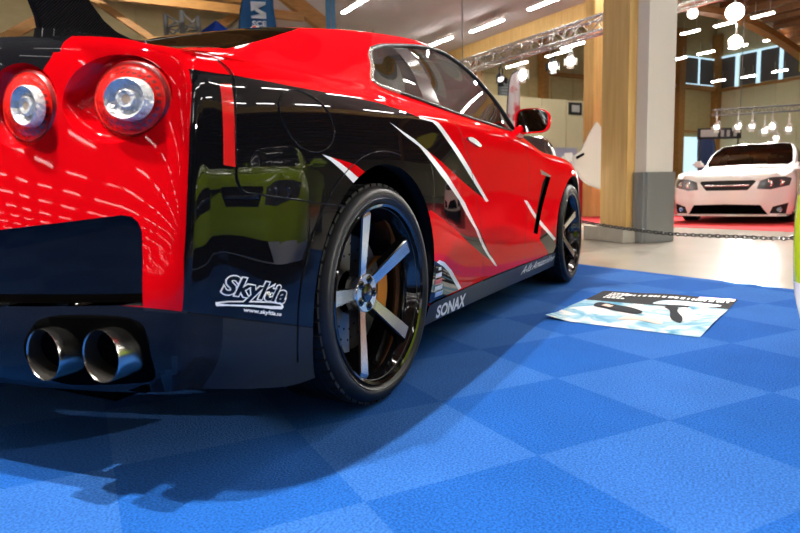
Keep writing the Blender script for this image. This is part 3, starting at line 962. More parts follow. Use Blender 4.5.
# ------------------------------------------------------------------ the red and black coupe
def build_coupe():
    root = thing('sports_coupe', 'red and black sports coupe with white stripe livery parked on the blue carpet', 'car')
    bm = car_skin(COUPE_ROWS, COUPE_REAR, COUPE_FRONT, -.69, 3.45, nside=170, smooth=10)
    bm.normal_update()
    sk = Skin(bm)
    AR = ((.022, .352, .392), (2.765, .35, .392))            # wheel arches
    # ---- drawn lines, metres in the car's side plane (x, z)
    black = [(-.7045, .9172), (-.654, .9172), (-.6, .919), (-.403, .921), (-.177, .927), (.045, .931), (.195, .925), (.333, .914), (.463, .914), (.552, .858),
             (.714, .789), (.908, .707), (1.129, .602), (.675, .716), (.349, .802), (.546, .718), (.798, .606), (1.01, .474), (1.119, .377), (1.248, .291),
             (1.027, .367), (.671, .501), (.359, .592), (.0, .50), (-.30, .12), (-.80, .12), (-.775, .35), (-.766, .428), (-.758, .532), (-.743, .652), (-.7245, .787), (-.708, .88)]
    w1 = [(-.327, .759), (-.287, .753), (-.247, .74), (-.187, .715), (-.146, .696), (-.176, .682), (-.237, .718), (-.282, .74)]
    r1 = [(-.287, .753), (-.246, .748), (-.171, .738), (-.103, .712), (-.121, .70), (-.146, .696), (-.187, .715), (-.247, .74)]
    w2 = [(.072, .875), (.148, .856), (.245, .834), (.349, .802), (.546, .718), (.798, .606), (.986, .479), (1.063, .41), (1.131, .359), (1.205, .318),
          (1.253, .284), (1.217, .293), (1.165, .320), (1.1, .357), (1.032, .404), (.948, .483), (.712, .62), (.466, .717), (.287, .809), (.173, .84)]
    w3 = [(.336, .917), (.461, .917), (.51, .913), (.608, .862), (.758, .793), (.92, .713), (1.139, .606), (1.098, .603), (.888, .702), (.72, .779),
          (.586, .843), (.478, .899), (.448, .909), (.331, .91)]
    w4 = [(.464, .401), (.527, .385), (.617, .343), (.753, .251), (.718, .248), (.581, .34), (.506, .374), (.439, .395)]
    b4 = [(.40, .41), (.439, .395), (.506, .374), (.581, .34), (.718, .248), (.49, .24), (.40, .24)]
    w5 = [(1.729, .598), (1.797, .591), (1.997, .492), (2.172, .416), (2.369, .333), (2.326, .326), (2.057, .435), (1.929, .495)]
    b5 = [(2.056, .429), (2.348, .328), (2.42, .237), (2.254, .24), (2.029, .353)]
    door = [(1.031, .243), (1.029, .46), (1.010, .54), (.975, .60), (.92, .67), (.84, .78), (.765, .86), (.715, .93), (.692, .987), (.75, .988), (1.02, .980), (1.43, .974),
            (1.715, .974), (1.735, .90), (1.80, .79), (1.815, .62), (1.78, .48), (1.735, .36), (1.722, .243)]
    fuel = rounded([(-.476, .858), (-.457, .890), (-.42, .908), (-.378, .912), (-.329, .903), (-.285, .88), (-.260, .846), (-.264, .806), (-.293, .779), (-.34, .764), (-.382, .764), (-.427, .779), (-.462, .815)], 4)
    marker = [(-.640, .894), (-.609, .898), (-.626, .72), (-.655, .724)]
    seam = [(-.614, .952), (-.6, .921), (-.612, .86), (-.623, .792), (-.627, .72), (-.627, .692), (-.617, .671), (-.60, .664), (-.502, .653), (-.324, .632), (-.22, .622)]
    bump = [(-.80, .434), (-.766, .424), (-.625, .384), (-.383, .317), (-.30, .295)]
    dlo = [(.21, 1.026), (.235, 1.056), (.275, 1.09), (.34, 1.15), (.40, 1.183), (.50, 1.212), (.592, 1.232), (.763, 1.265), (.909, 1.285), (1.074, 1.298), (1.20, 1.285), (1.331, 1.236), (1.432, 1.172), (1.584, 1.085), (1.723, .982),
           (1.70, .974), (1.427, .971), (1.006, .98), (.692, .990), (.453, 1.006), (.278, 1.014)]
    bpil = [(.63, 1.30), (.755, 1.31), (.697, .96), (.550, .96)]
    skirt = [(.36, .10), (.36, .236), (.473, .242), (1.016, .244), (1.941, .242), (2.45, .243), (2.45, .10)]
    diff = [(-.95, .442), (-.80, .434), (-.766, .424), (-.625, .384), (-.383, .317), (-.28, .29), (-.28, .05), (-.95, .05)]
    vent = [(2.135, .735), (2.225, .728), (2.165, .66), (1.985, .391), (1.905, .404), (1.99, .534), (2.07, .69)]
    ventcap = [(2.03, .772), (2.236, .737), (2.225, .728), (2.135, .735), (2.045, .742)]
    # ---- drawn lines on the rear, (y, z) with y = -v
    ry = lambda P: [(-a, b) for a, b in P]
    ring = [(-.742 + .120 * math.cos(t) , .862 + .090 * math.sin(t)) for t in np.linspace(0, 2 * PI, 56, endpoint=False)]
    ring2 = [(-.512 + .097 * math.cos(t), .860 + .090 * math.sin(t)) for t in np.linspace(0, 2 * PI, 56, endpoint=False)]
    recess = ry([(0, .585), (.46, .597), (.62, .611), (.764, .625), (.787, .621), (.801, .61), (.81, .592), (.814, .528), (.815, .44), (.761, .440), (.619, .435), (.457, .430), (0, .415)])
    recess = [(.001, .585)] + recess[1:-1] + [(.001, .415)]
    exh = rounded(ry([(.505, .347), (.535, .384), (.557, .402), (.592, .413), (.654, .418), (.782, .414), (.809, .402), (.816, .369), (.808, .299), (.779, .268), (.722, .257), (.601, .245), (.540, .245), (.505, .262), (.495, .30)]), 4)
    lid = ry([(-.01, 1.2), (.612, 1.2), (.612, .990), (.593, .955), (.565, .919), (.50, .912), (.40, .902), (0, .895), (-.01, .895)])
    # rear lower line continues from the bumper line
    rlip = ry([(0, .415), (.457, .430), (.761, .440), (.815, .438), (.86, .432), (.90, .424)])
    lidtop = [(-.90, .01), (-.42, .01), (-.42, -.60), (-.45, -.625), (-.50, -.63), (-.90, -.609)]
    rearglass = [(-.37, .01), (-.385, -.45), (-.365, -.68), (-.15, -.612), (.15, -.525), (.245, -.48), (.27, -.25), (.275, .01)]
    windsh = [(1.27, .01), (1.25, -.35), (1.245, -.60), (1.50, -.70), (1.90, -.755), (2.02, -.70), (2.10, -.45), (2.14, .01)]

    for P in (black, w1, r1, w2, w3, w4, b4, w5, b5, door, fuel, marker, dlo, bpil, skirt, vent, ventcap):
        cut_poly(bm, P, SIDE, side_pred)
    for L, w in ((seam, .0022), (door + door[:1], .0024), (fuel + fuel[:1], .0016), (bump, .003)):
        for s in (-w, w):
            O = offset_line(L, s)
            for p, q in zip(O[:-1], O[1:]): cut_seg(bm, p, q, SIDE, side_pred)
    low_pred = lambda f: f.normal.y < -0.1 and f.calc_center_median().x < .3
    for P in (diff,):
        cut_poly(bm, P, SIDE, lambda f: f.normal.y < -.2 and f.calc_center_median().x > -.80)
    for cx, cz, r in AR:
        cut_poly(bm, circle(cx, cz, r), SIDE, side_pred)
    for P in (ring, ring2, recess, exh, lid):
        cut_poly(bm, P, REAR, rear_pred)
    for p, q in zip(rlip[:-1], rlip[1:]):
        cut_seg(bm, p, q, REAR, rear_pred)
    for P in (lidtop, rearglass, windsh):
        cut_poly(bm, P, TOP, top_pred)
    bm.normal_update()

    groups = {k: [] for k in ('door', 'fuel_flap', 'marker', 'glass', 'quarter', 'bpil', 'skirt', 'diff', 'ring', 'recess', 'exh', 'arch', 'lid', 'rglass', 'wsh', 'vent', 'ventcap')}
    mats = [RED, BLACK, WHITE_S, GAP, CARBON]
    for f in bm.faces:
        c = f.calc_center_median()
        n = f.normal
        f.material_index = 0
        x, y, z = c
        if n.y < -.22 and y < -.45:
            if any((x - cx) ** 2 + (z - cz) ** 2 < r * r for cx, cz, r in AR) and y < -.6:
                groups['arch'].append(f); continue
            if in_poly(x, z, diff) and x > -.80 and n.x > -.6: groups['diff'].append(f); f.material_index = 1 if x > -.66 else 0; continue
            if in_poly(x, z, black) and n.x > -.72: f.material_index = 1
            for P, k in ((b4, 1), (b5, 1), (w1, 2), (r1, 0), (w2, 2), (w3, 2), (w4, 2), (w5, 2)):
                if in_poly(x, z, P): f.material_index = k
            if near_line(x, z, seam, .0022) or near_line(x, z, bump, .003): f.material_index = 3
            if near_line(x, z, door + door[:1], .0024) and z < .975: f.material_index = 3; continue
            if near_line(x, z, fuel + fuel[:1], .0016): f.material_index = 3; continue
            if in_poly(x, z, dlo):
                groups['bpil' if in_poly(x, z, bpil) else 'quarter' if x < .69 - (z - 1) * .15 else 'glass'].append(f); continue
            if in_poly(x, z, vent): groups['vent'].append(f); continue
            if in_poly(x, z, ventcap): groups['ventcap'].append(f); continue
            if in_poly(x, z, skirt): groups['skirt'].append(f); continue
            if in_poly(x, z, door): groups['door'].append(f); continue
            if in_poly(x, z, fuel): groups['fuel_flap'].append(f); continue
            if in_poly(x, z, marker): groups['marker'].append(f); continue
        if n.x < -.3 and x < -.5:
            if in_poly(y, z, ring) or in_poly(y, z, ring2): groups['ring'].append(f); continue
            if in_poly(y, z, exh): groups['exh'].append(f); continue
            if in_poly(y, z, recess): groups['recess'].append(f); continue
            zl = np.interp(-y, [-p[0] for p in rlip], [p[1] for p in rlip])
            if z < zl: groups['diff'].append(f); continue
            if in_poly(y, z, lid): groups['lid'].append(f); continue
        if n.z > .25 and z > .9:
            if in_poly(x, y, lidtop): groups['lid'].append(f); continue
            if in_poly(x, y, rearglass): groups['rglass'].append(f); continue
            if in_poly(x, y, windsh): groups['wsh'].append(f); continue
    part = {k: take(bm, v) for k, v in groups.items()}

    def both(name, nb, m, label=None, separate=True, own=False):
        """right-hand part and its left-hand twin"""
        mb = mirrored(nb)
        if separate:
            o = obj(name, nb, m, root, True)
            if label: o['label'] = label
            o2 = obj(name, mb, m, root, True)
            if not own: sk.shade(o); sk.shade(o2)
            return o, o2
        merge(nb, mb)
        bmesh.ops.remove_doubles(nb, verts=nb.verts, dist=.0005)
        o = obj(name, nb, m, root, True)
        if not own: sk.shade(o)
        if label: o['label'] = label
        return o

    # wheel arch lips: body edge turned inwards
    for e in [e for e in bm.edges if len(e.link_faces) == 1]:
        pass
    for cx, cz, r in AR:
        es = [e for e in bm.edges if len(e.link_faces) == 1 and all(abs(math.hypot(v.co.x - cx, v.co.z - cz) - r) < .004 and v.co.y < -.7 for v in e.verts)]
        ret = bmesh.ops.extrude_edge_only(bm, edges=es)
        for v in [g for g in ret['geom'] if isinstance(g, bmesh.types.BMVert)]:
            v.co.y += .045
        for f in [g for g in ret['geom'] if isinstance(g, bmesh.types.BMFace)]: f.material_index = 3
    # recess and exhaust walls, lamp recess walls: edges of those holes pushed forward
    def wall(sel, vec, mi):
        es = [e for e in bm.edges if len(e.link_faces) == 1 and all(sel(v.co) for v in e.verts)]
        ret = bmesh.ops.extrude_edge_only(bm, edges=es)
        for v in [g for g in ret['geom'] if isinstance(g, bmesh.types.BMVert)]: v.co = vec(v.co)
        for f in [g for g in ret['geom'] if isinstance(g, bmesh.types.BMFace)]: f.material_index = mi; f.smooth = False
    def on_outline(P):
        Q = P + P[:1]
        return lambda c: c.x < -.6 and near_line(c.y, c.z, Q, .0012)
    wall(on_outline(recess), lambda c: c + Vector((.046, 0, 0)), 1)

    both('body', bm, mats, None, separate=False)
    both('door', part['door'], mats)
    both('fuel_flap', part['fuel_flap'], mats)
    both('side_marker', part['marker'], mat('red_reflector', (.75, .01, .01), rough=.1, coat=1.0), 'red side reflector')
    for k_ in ('glass', 'quarter', 'rglass'):
        g_ = part[k_]
        bmesh.ops.remove_doubles(g_, verts=g_.verts, dist=.0003)
        for _ in range(80):
            bmesh.ops.smooth_vert(g_, verts=[v for v in g_.verts if not v.is_boundary and v.co.y < -.01], factor=.5, use_axis_x=True, use_axis_y=True, use_axis_z=True)
    both('side_window', part['glass'], GLASS, own=True)
    both('quarter_window', part['quarter'], GLASSQ, own=True)
    both('window_pillar', part['bpil'], mat('dark_pillar', (.02, .018, .018), rough=.12, coat=.5))
    both('rear_window', part['rglass'], glass_mat('black_rear_glass', (.10, .10, .10), .10), separate=False, own=True)
    both('windshield', part['wsh'], GLASS, separate=False, own=True)
    both('trunk_lid', part['lid'], CARBON, 'carbon fibre trunk lid', separate=False)
    # licence recess panel, set in
    for v in part['recess'].verts: v.co.x += .004 + (.63 - v.co.z) * .20
    both('bumper_recess_panel', part['recess'], mat('black_recess_gloss', (.006, .005, .0045), rough=.5, coat=.35, spec=0.0), 'gloss black recessed panel', separate=False)
    # lower rear bumper with carbon corners
    both('rear_diffuser', part['diff'], [CARBON, SATIN], 'carbon weave lower bumper', separate=False)
    # exhaust cut-outs: tunnels
    ex = part['exh']
    ret = bmesh.ops.extrude_face_region(ex, geom=ex.faces[:])
    for v in [g for g in ret['geom'] if isinstance(g, bmesh.types.BMVert)]: v.co.x += .16
    bmesh.ops.delete(ex, geom=[f for f in ex.faces if f.normal.x < -.5 and f.calc_center_median().x < -.73 and all(v.co.x < -.7 for v in f.verts)], context='FACES')
    e1 = mirrored(ex)
    obj('exhaust_cutout', ex, DARK, root); obj('exhaust_cutout', e1, DARK, root)
    # side skirts stand a little proud
    for v in part['skirt'].verts: v.co.y -= .006
    both('side_skirt', part['skirt'], SATIN, 'black side skirt with white lettering')
    for v in part['vent'].verts: v.co.y += .022
    both('fender_vent', part['vent'], GAP)
    both('vent_cap', part['ventcap'], mat('vent_cap_grey', (.20, .19, .16), rough=.2, coat=1))

    # ---- tail lights: painted recess, red domed lens, clear bowl
    LENS = lens_mat('red_lens', (.80, .010, .006))
    LENSD = mat('dark_red_lens', (.22, .004, .004), rough=.3, coat=.4)
    CLEAR = mat('lamp_reflector', (.62, .61, .58), rough=.25, metal=.25, coat=.6, noise=(70, .45), bump=(80, .8))
    BULB = mat('lamp_bulb', (.30, .22, .16), rough=.3, coat=.6)
    n = 56
    for sgn in (1, -1):
        for (RP, rc, cy, cz, ay, az, ry_, rz_, wy) in ((ring, (-.742, .862, .120, .090), -.764, .8605, .093, .0765, .050, .041, -.787),
                                                       (ring2, (-.512, .860, .097, .090), -.520, .859, .086, .0775, .041, .041, -.557)):
            flip = lambda p: Vector((p.x, p.y * sgn, p.z))
            P0 = []; P1 = []
            s_in = sk.rear(cy + ay, cz).x; s_out = sk.rear(cy - ay, cz).x
            def base_x(y):
                w = (y - (cy - ay)) / (2 * ay)
                return (s_out + .006) * (1 - w) + (s_in + .030) * w
            for k in range(n):
                t_ = 2 * PI * k / n
                P0.append(sk.rear(rc[0] + rc[2] * math.cos(t_), rc[1] + rc[3] * math.sin(t_)))
                yb = cy + ay * math.cos(t_)
                P1.append(Vector((base_x(yb), yb, cz + az * math.sin(t_))))
            wb = bmesh.new()
            mid = [p0.lerp(p1, .35) + Vector((.012, 0, 0)) for p0, p1 in zip(P0, P1)]
            V = [[wb.verts.new(flip(p)) for p in L_] for L_ in (P0, mid, P1)]
            for A_, B_ in zip(V[:-1], V[1:]):
                for k in range(n): wb.faces.new((A_[k], A_[(k + 1) % n], B_[(k + 1) % n], B_[k]))
            bmesh.ops.recalc_face_normals(wb, faces=wb.faces)
            obj('lamp_recess', wb, RED, root, 60)
            lb = bmesh.new()
            rows = []
            for rr in (1.02, 1.0, .97, .93, .90, .84, .78, .72, .66, .58, .45, .25, 0):
                bul = .004 + .026 * (1 - rr ** 2) + (.0022 if rr in (.93, .78, .66) else 0)
                row = []
                for k in range(n):
                    t_ = 2 * PI * k / n
                    yb, zb = cy + ay * math.cos(t_) * rr, cz + az * math.sin(t_) * rr
                    row.append(lb.verts.new((base_x(yb) - bul, yb * sgn, zb)))
                    if rr == 0: break
                rows.append(row)
            for q, (a_, b_) in enumerate(zip(rows[:-1], rows[1:])):
                for k in range(n):
                    f = lb.faces.new((a_[k], a_[(k + 1) % n], b_[0]) if len(b_) == 1 else (a_[k], a_[(k + 1) % n], b_[(k + 1) % n], b_[k]))
                    f.smooth = True
                    f.material_index = 1 if q in (1, 2) or (q in (5, 7) and k % 2) else 0
            bmesh.ops.recalc_face_normals(lb, faces=lb.faces)
            tl = obj('tail_light', lb, [LENS, LENSD], root, 50)
            tl['label'] = 'round red tail lamp'
            cb = bmesh.new()
            slope = (s_in + .030 - s_out - .006) / (2 * ay)
            dy = (wy - cy) / ay
            x0 = base_x(wy) - .004 - .026 * (1 - dy * dy) - .009
            rows = []
            for r_, dx in [(1.06, .010), (1.03, -.006), (.96, -.010), (.88, -.007), (.70, .002), (.52, .003), (.48, -.004), (.40, -.006), (.22, -.004), (0, -.004)]:
                rows.append([cb.verts.new((x0 + dx + slope * ry_ * r_ * math.cos(2 * PI * k / 40), (wy + ry_ * r_ * math.cos(2 * PI * k / 40)) * sgn, cz - .004 + rz_ * r_ * math.sin(2 * PI * k / 40))) for k in range(40 if r_ else 1)])
            for q, (a_, b_) in enumerate(zip(rows[:-1], rows[1:])):
                for k in range(40):
                    f = cb.faces.new((a_[k], a_[(k + 1) % 40], b_[0]) if len(b_) == 1 else (a_[k], a_[(k + 1) % 40], b_[(k + 1) % 40], b_[k]))
                    f.material_index = 1 if q >= 8 else 0
            bmesh.ops.recalc_face_normals(cb, faces=cb.faces)
            rf = obj('reflector_bowl', cb, [CLEAR, BULB], tl, 35)
            rf['label'] = 'clear round reversing lamp'

    # ---- exhaust tips
    for sgn in (1, -1):
        for (x, y, z) in ((-.855, -.742, .341), (-.885, -.601, .337)):
            b = bmesh.new()
            lathe(b, [(.052, .22), (.0545, .02), (.0552, .003), (.0545, 0), (.0530, .003)], 48)
            lathe(b, [(.0530, .003), (.051, .02), (.049, .20), (0, .20)], 48, mi=1)
            m4 = Matrix.Translation((x, y * sgn, z)) @ Matrix.Rotation(math.radians(1.5), 4, 'Y') @ Matrix.Rotation(math.radians(-90), 4, 'Z')
            for v in b.verts: v.co = m4 @ v.co
            o = obj('exhaust_tip', b, [STEEL, TIP_INNER], root, 40)
            o['label'] = 'polished round exhaust tip'

    # ---- wing: two carbon pedestals and a blade
    for sgn in (1, -1):
        b = bmesh.new()
        P = [(-.765, 1.022), (-.770, 1.06), (-.795, 1.13), (-.82, 1.30), (-.64, 1.30), (-.640, 1.13), (-.600, 1.088), (-.565, 1.068), (-.50, 1.056), (-.44, 1.050), (-.44, 1.03)]
        prism(b, [(x, -.512 * sgn, z) for x, z in P], (0, .016 * sgn, 0))
        bmesh.ops.bevel(b, geom=[e for e in b.edges], offset=.003, segments=2, affect='EDGES', clamp_overlap=True)
        o = obj('wing_pedestal', b, CARBON, root, 30)
        b = bmesh.new()
        F = rounded([(-.775, -.500), (-.75, -.545), (-.62, -.560), (-.52, -.545), (-.47, -.510), (-.52, -.470), (-.65, -.465), (-.75, -.475)], 4)
        vs = []
        for (x, y) in F: vs.append(sk.top(x, y, .010) if sk.tree.ray_cast(Vector((x, y, 4)), Vector((0, 0, -1)))[0] else Vector((x, y, 1.03)))
        top = [b.verts.new((v.x * .96 - .025, v.y * .94 * sgn - .03 * sgn, v.z + .012)) for v in vs]
        bot = [b.verts.new((v.x, v.y * sgn, v.z - .012)) for v in vs]
        b.faces.new(top); n = len(top)
        for i in range(n): b.faces.new((bot[i], bot[(i + 1) % n], top[(i + 1) % n], top[i]))
        bmesh.ops.recalc_face_normals(b, faces=b.faces)
        obj('wing_foot', b, CARBON, root, 30)
    b = bmesh.new()
    prof = catmull([(-.60, 1.30), (-.68, 1.318), (-.78, 1.318), (-.86, 1.338), (-.862, 1.332), (-.78, 1.302), (-.68, 1.292)], 5, closed=True)
    prism(b, [(p[0], -.80, p[1]) for p in prof], (0, 1.60, 0))
    obj('wing_blade', b, CARBON, root, 40)

    # ---- window seals and bright trim following the glass outline
    def strip(name, pts, r, m, label=None):
        for sgn in (1, -1):
            b = bmesh.new()
            P = [sk.side(x, z, .002) for x, z in pts]
            P = catmull([tuple(p) for p in P], 4)
            for p, q in zip(P[:-1], P[1:]):
                tube(b, (p[0], p[1] * sgn, p[2]), (q[0], q[1] * sgn, q[2]), r, 8, caps=False)
            o = obj(name, b, m, root, True)
            if label: o['label'] = label
    strip('window_trim', [(.40, 1.183), (.34, 1.15), (.275, 1.09), (.235, 1.056), (.21, 1.028), (.228, 1.018), (.278, 1.013), (.36, 1.009)], .0075, TRIM, 'bright window trim')
    strip('window_seal', [(.36, 1.009), (.453, 1.005), (.692, .989), (1.006, .979), (1.427, .970), (1.71, .973)], .006, SATIN)
    strip('window_seal', [(.40, 1.183), (.50, 1.214), (.592, 1.234), (.763, 1.267), (.909, 1.288), (1.074, 1.300), (1.20, 1.287), (1.331, 1.238), (1.432, 1.174), (1.584, 1.087), (1.725, .980)], .009, SATIN)

    strip('fuel_flap_edge', fuel + fuel[:1], .0014, BLACK)
    strip('bumper_seam_edge', [(x + .004, z) for x, z in seam], .0013, BLACK)
    strip('arch_crease', [(.022 + .455 * math.cos(t_), .352 + .43 * math.sin(t_)) for t_ in np.linspace(math.radians(78), math.radians(196), 20)], .0014, BLACK)

    # ---- mirrors
    for sgn in (1, -1):
        mroot = bpy.data.objects.new('door_mirror', None); COL.objects.link(mroot); mroot.parent = root
        mroot.location = (1.70, -.935 * sgn, 1.02)
        b = bmesh.new()
        outline = rounded([(-.088, -.052), (-.089, .0), (-.082, .045), (-.06, .063), (.0, .066), (.06, .056), (.090, .035), (.096, .0), (.086, -.045), (.062, -.060), (.0, -.062), (-.065, -.062)], 3)
        rows = []
        for xx, s in ((-.012, .93), (-.016, 1.0), (0, 1.03), (.04, .98), (.085, .80), (.115, .45), (.125, .05)):
            rows.append([b.verts.new((xx, -yy * sgn * s, zz * s + .0)) for yy, zz in outline])
        n = len(outline)
        for a_, c_ in zip(rows[:-1], rows[1:]):
            for k in range(n): b.faces.new((a_[k], a_[(k + 1) % n], c_[(k + 1) % n], c_[k]))
        b.faces.new(rows[-1]); bmesh.ops.recalc_face_normals(b, faces=b.faces)
        for f in b.faces: f.smooth = True
        obj('mirror_housing', b, RED, mroot, 50)
        b = bmesh.new()
        b.faces.new([b.verts.new((-.004, -yy * sgn * .93, zz * .93)) for yy, zz in outline])
        obj('mirror_glass', b, mat('mirror_silver', (.45, .45, .45), rough=.02, metal=1), mroot)
        b = bmesh.new()
        P = [(-.03, .045, -.05), (.05, .045, -.05), (.10, .100, -.115), (-.10, .100, -.115)]
        prism(b, [(x, y * sgn, z) for x, y, z in P], (0, .012 * sgn, .035))
        bmesh.ops.bevel(b, geom=list(b.edges), offset=.006, segments=2, affect='EDGES', clamp_overlap=True)
        obj('mirror_stalk', b, RED, mroot, 40)

    # ---- door handles: flush bright pulls in a shallow scoop
    for sgn in (1, -1):
        b = bmesh.new()
        H = rounded([(.80, .874), (.86, .880), (.93, .868), (.975, .850), (.955, .845), (.87, .856), (.815, .865)], 3)
        a0 = [sk.side(x, z, .010) for x, z in H]
        a1 = [sk.side(x, z, -.002) for x, z in H]
        t = [b.verts.new((p.x, p.y * sgn, p.z)) for p in a0]; u = [b.verts.new((p.x, p.y * sgn, p.z)) for p in a1]
        b.faces.new(t)
        for i in range(len(t)): b.faces.new((u[i], u[(i + 1) % len(t)], t[(i + 1) % len(t)], t[i]))
        bmesh.ops.recalc_face_normals(b, faces=b.faces)
        o = obj('door_handle', b, mat('satin_handle', (.36, .35, .32), rough=.25, metal=.9), root, 40)
        o['label'] = 'satin silver flush door handle'

    # ---- lettering
    place = lambda a, c: sk.side(a, c, .0012)
    place2 = lambda a, c: sk.side(a, c, .0022)
    LW = mat('white_lettering', (.85, .85, .84), rough=.4)
    LB = mat('black_lettering', (.004, .004, .005), rough=.2)
    q = [(-.679, .437), (-.492, .384), (-.466, .440), (-.663, .494)]
    o, ext = word_on('sticker_outline', 'Skyltia', q, place, LW, root, bold=.080, shear=.18, spacing=1.03, label='white outlined bodyshop lettering')
    word_on('sticker_letters', 'Skyltia', q, place2, LB, root, bold=.032, shear=.18, spacing=1.03, ext=ext)
    def bar(name, P, pl, m):
        b = bmesh.new(); b.faces.new([b.verts.new(pl(x, z)) for x, z in P]); bmesh.ops.triangulate(b, faces=b.faces[:]); return obj(name, b, m, root)
    bar('sticker_swoosh', [(-.684, .429), (-.683, .433), (-.657, .432), (-.59, .422), (-.516, .407), (-.495, .399), (-.491, .391), (-.497, .386), (-.532, .393), (-.59, .408), (-.652, .420), (-.681, .424)], place, LW)
    bar('sticker_swoosh', [(-.676, .4295), (-.652, .4285), (-.59, .4185), (-.532, .4075), (-.506, .400), (-.500, .3945), (-.532, .4005), (-.59, .4125), (-.652, .4235)], place2, LB)
    word_on('sticker_address', 'www.skyltia.se', [(-.616, .398), (-.500, .367), (-.497, .379), (-.614, .411)], place, LW, root, bold=.02, shear=.1)
    placek = lambda a, c: sk.side(a, c, .0012) + Vector((0, -.006, 0))
    word_on('skirt_lettering', 'SONAX', [(.480, .172), (.800, .163), (.805, .222), (.480, .222)], placek, LW, root, bold=.035, shear=.0)
    word_on('skirt_script', 'A-lls Amazonline', [(1.66, .188), (2.36, .196), (2.38, .236), (1.70, .232)], placek, LW, root, bold=.01, shear=.35)
    # small sponsor stickers behind the rear wheel arch
    for (x0, x1, z0, z1, c) in ((.435, .50, .335, .352, (.75, .76, .78)), (.437, .51, .31, .327, (.65, .10, .10)), (.44, .52, .285, .302, (.70, .72, .75)), (.45, .53, .26, .277, (.30, .45, .70))):
        b = bmesh.new(); b.faces.new([b.verts.new(place(x, z)) for x, z in ((x0, z0), (x1, z0), (x1, z1), (x0, z1))])
        obj('sponsor_sticker', b, mat('sticker_%d' % int(z0 * 1000), c, rough=.4), root)
    bar('hub_crest', [(0, 0)] * 0 + [(.46, .375), (.49, .372), (.49, .36), (.46, .362)], place, LW)

    # ---- wheel housings, floor pan, cabin
    for sgn in (1, -1):
        for cx, cz, r in AR:
            b = bmesh.new()
            pr = []
            n = 28
            for k in range(n + 1):
                a = -.25 + (PI + .5) * k / n
                pr.append([b.verts.new((cx + (r + .004) * math.cos(a), yy * sgn, cz + (r + .004) * math.sin(a))) for yy in (-.905, -.60)])
            for p, s in zip(pr[:-1], pr[1:]): b.faces.new((p[0], p[1], s[1], s[0]))
            b.faces.new([p[1] for p in pr])
            obj('wheel_housing', b, DARK, root)
    b = bmesh.new()
    box(b, (1.39, 0, .17), (1.9, 1.70, .03)); box(b, (-.56, 0, .25), (.40, 1.50, .03)); box(b, (3.3, 0, .17), (.30, 1.3, .03)); box(b, (1.4, 0, .19), (4.2, 1.15, .03))
    obj('floor_pan', b, DARK, root)
    CAB = mat('cabin_trim', (.03, .028, .027), rough=.7)
    b = bmesh.new()
    box(b, (1.0, 0, .55), (2.2, 1.5, .04)); box(b, (1.98, 0, .80), (.35, 1.50, .22), bevel=.05); box(b, (-.05, 0, .85), (.9, 1.40, .05)); box(b, (1.1, 0, .62), (1.3, .22, .18), bevel=.04)
    obj('cabin', b, CAB, root, 40)
    for sgn in (1, -1):
        s = bpy.data.objects.new('front_seat', None); COL.objects.link(s); s.parent = root; s.location = (.95, -.37 * sgn, .58)
        b = bmesh.new(); box(b, (.12, 0, .10), (.50, .48, .16), bevel=.05); obj('seat_cushion', b, CAB, s, 50)
        b = bmesh.new(); box(b, (-.20, 0, .38), (.14, .46, .62), Matrix.Rotation(math.radians(-14), 3, 'Y'), bevel=.05); obj('seat_back', b, CAB, s, 50)
        b = bmesh.new(); box(b, (-.32, 0, .66), (.09, .26, .17), Matrix.Rotation(math.radians(-8), 3, 'Y'), bevel=.035); obj('headrest', b, CAB, s, 50)
    b = bmesh.new()
    R_ = Matrix.Rotation(math.radians(65), 4, 'Y')
    bmesh.ops.create_circle(b, segments=8, radius=.01)
    b.clear()
    for k in range(36):
        a, a2 = 2 * PI * k / 36, 2 * PI * (k + 1) / 36
        f = lambda t: R_ @ Vector((.18 * math.cos(t), .18 * math.sin(t), 0)) + Vector((1.68, .37, .90))
        tube(b, f(a), f(a2), .014, 8, caps=False)
    obj('steering_wheel', b, CAB, root, True)

    # ---- wheels
    for (x, s, ph) in ((.012, 1, 31), (2.775, 1, 30), (.012, -1, 10), (2.775, -1, 50)):
        make_wheel('wheel', (x, -.924 * s, .3435), ph, s, root)
    return root, sk
COUPE, COUPE_SKIN = build_coupe()
# ------------------------------------------------------------------ rigging
def truss(name, label, p, q, w, m, bays, group=None):
    p, q = Vector(p), Vector(q)
    d = (q - p); L = d.length
    t = thing(name, label, 'truss', p, 0, group)
    R = d.to_track_quat('X', 'Z').to_matrix()
    cor = [(-w / 2, -w / 2), (w / 2, -w / 2), (w / 2, w / 2), (-w / 2, w / 2)]
    b = bmesh.new()
    for y, z in cor: tube(b, R @ Vector((0, y, z)), R @ Vector((L, y, z)), w * .11, 8)
    obj('chord', b, m, t)
    b = bmesh.new()
    for k in range(bays):
        x0, x1 = L * k / bays, L * (k + 1) / bays
        for i in range(4):
            c0, c1 = cor[i], cor[(i + 1) % 4]
            if k % 2: c0, c1 = c1, c0
            tube(b, R @ Vector((x0, *c0)), R @ Vector((x1, *c1)), w * .045, 6)
            tube(b, R @ Vector((x0, *cor[i])), R @ Vector((x0, *cor[(i + 1) % 4])), w * .04, 6)
    obj('lacing', b, m, t)
    return t
t = truss('lighting_truss', 'silver box truss crossing below the grey ceiling', hp(18, 9, 3.56), hp(5.6, 9, 3.56), .26, ALU, 40)
b = bmesh.new()
b.free()
for a_ in (17, 12.5, 7):
    b = bmesh.new(); tube(b, hp(a_, 9, 3.69) - t.location, hp(a_, 9, 5.45) - t.location, .012, 6); obj('hanging_cable', b, GREYM, t)
t = truss('lighting_truss', 'slim dark truss above the white sedan', hp(8.9, 13.3, 2.26), hp(6.9, 16.8, 2.40), .13, GREYM, 24)
b = bmesh.new()
b.free()
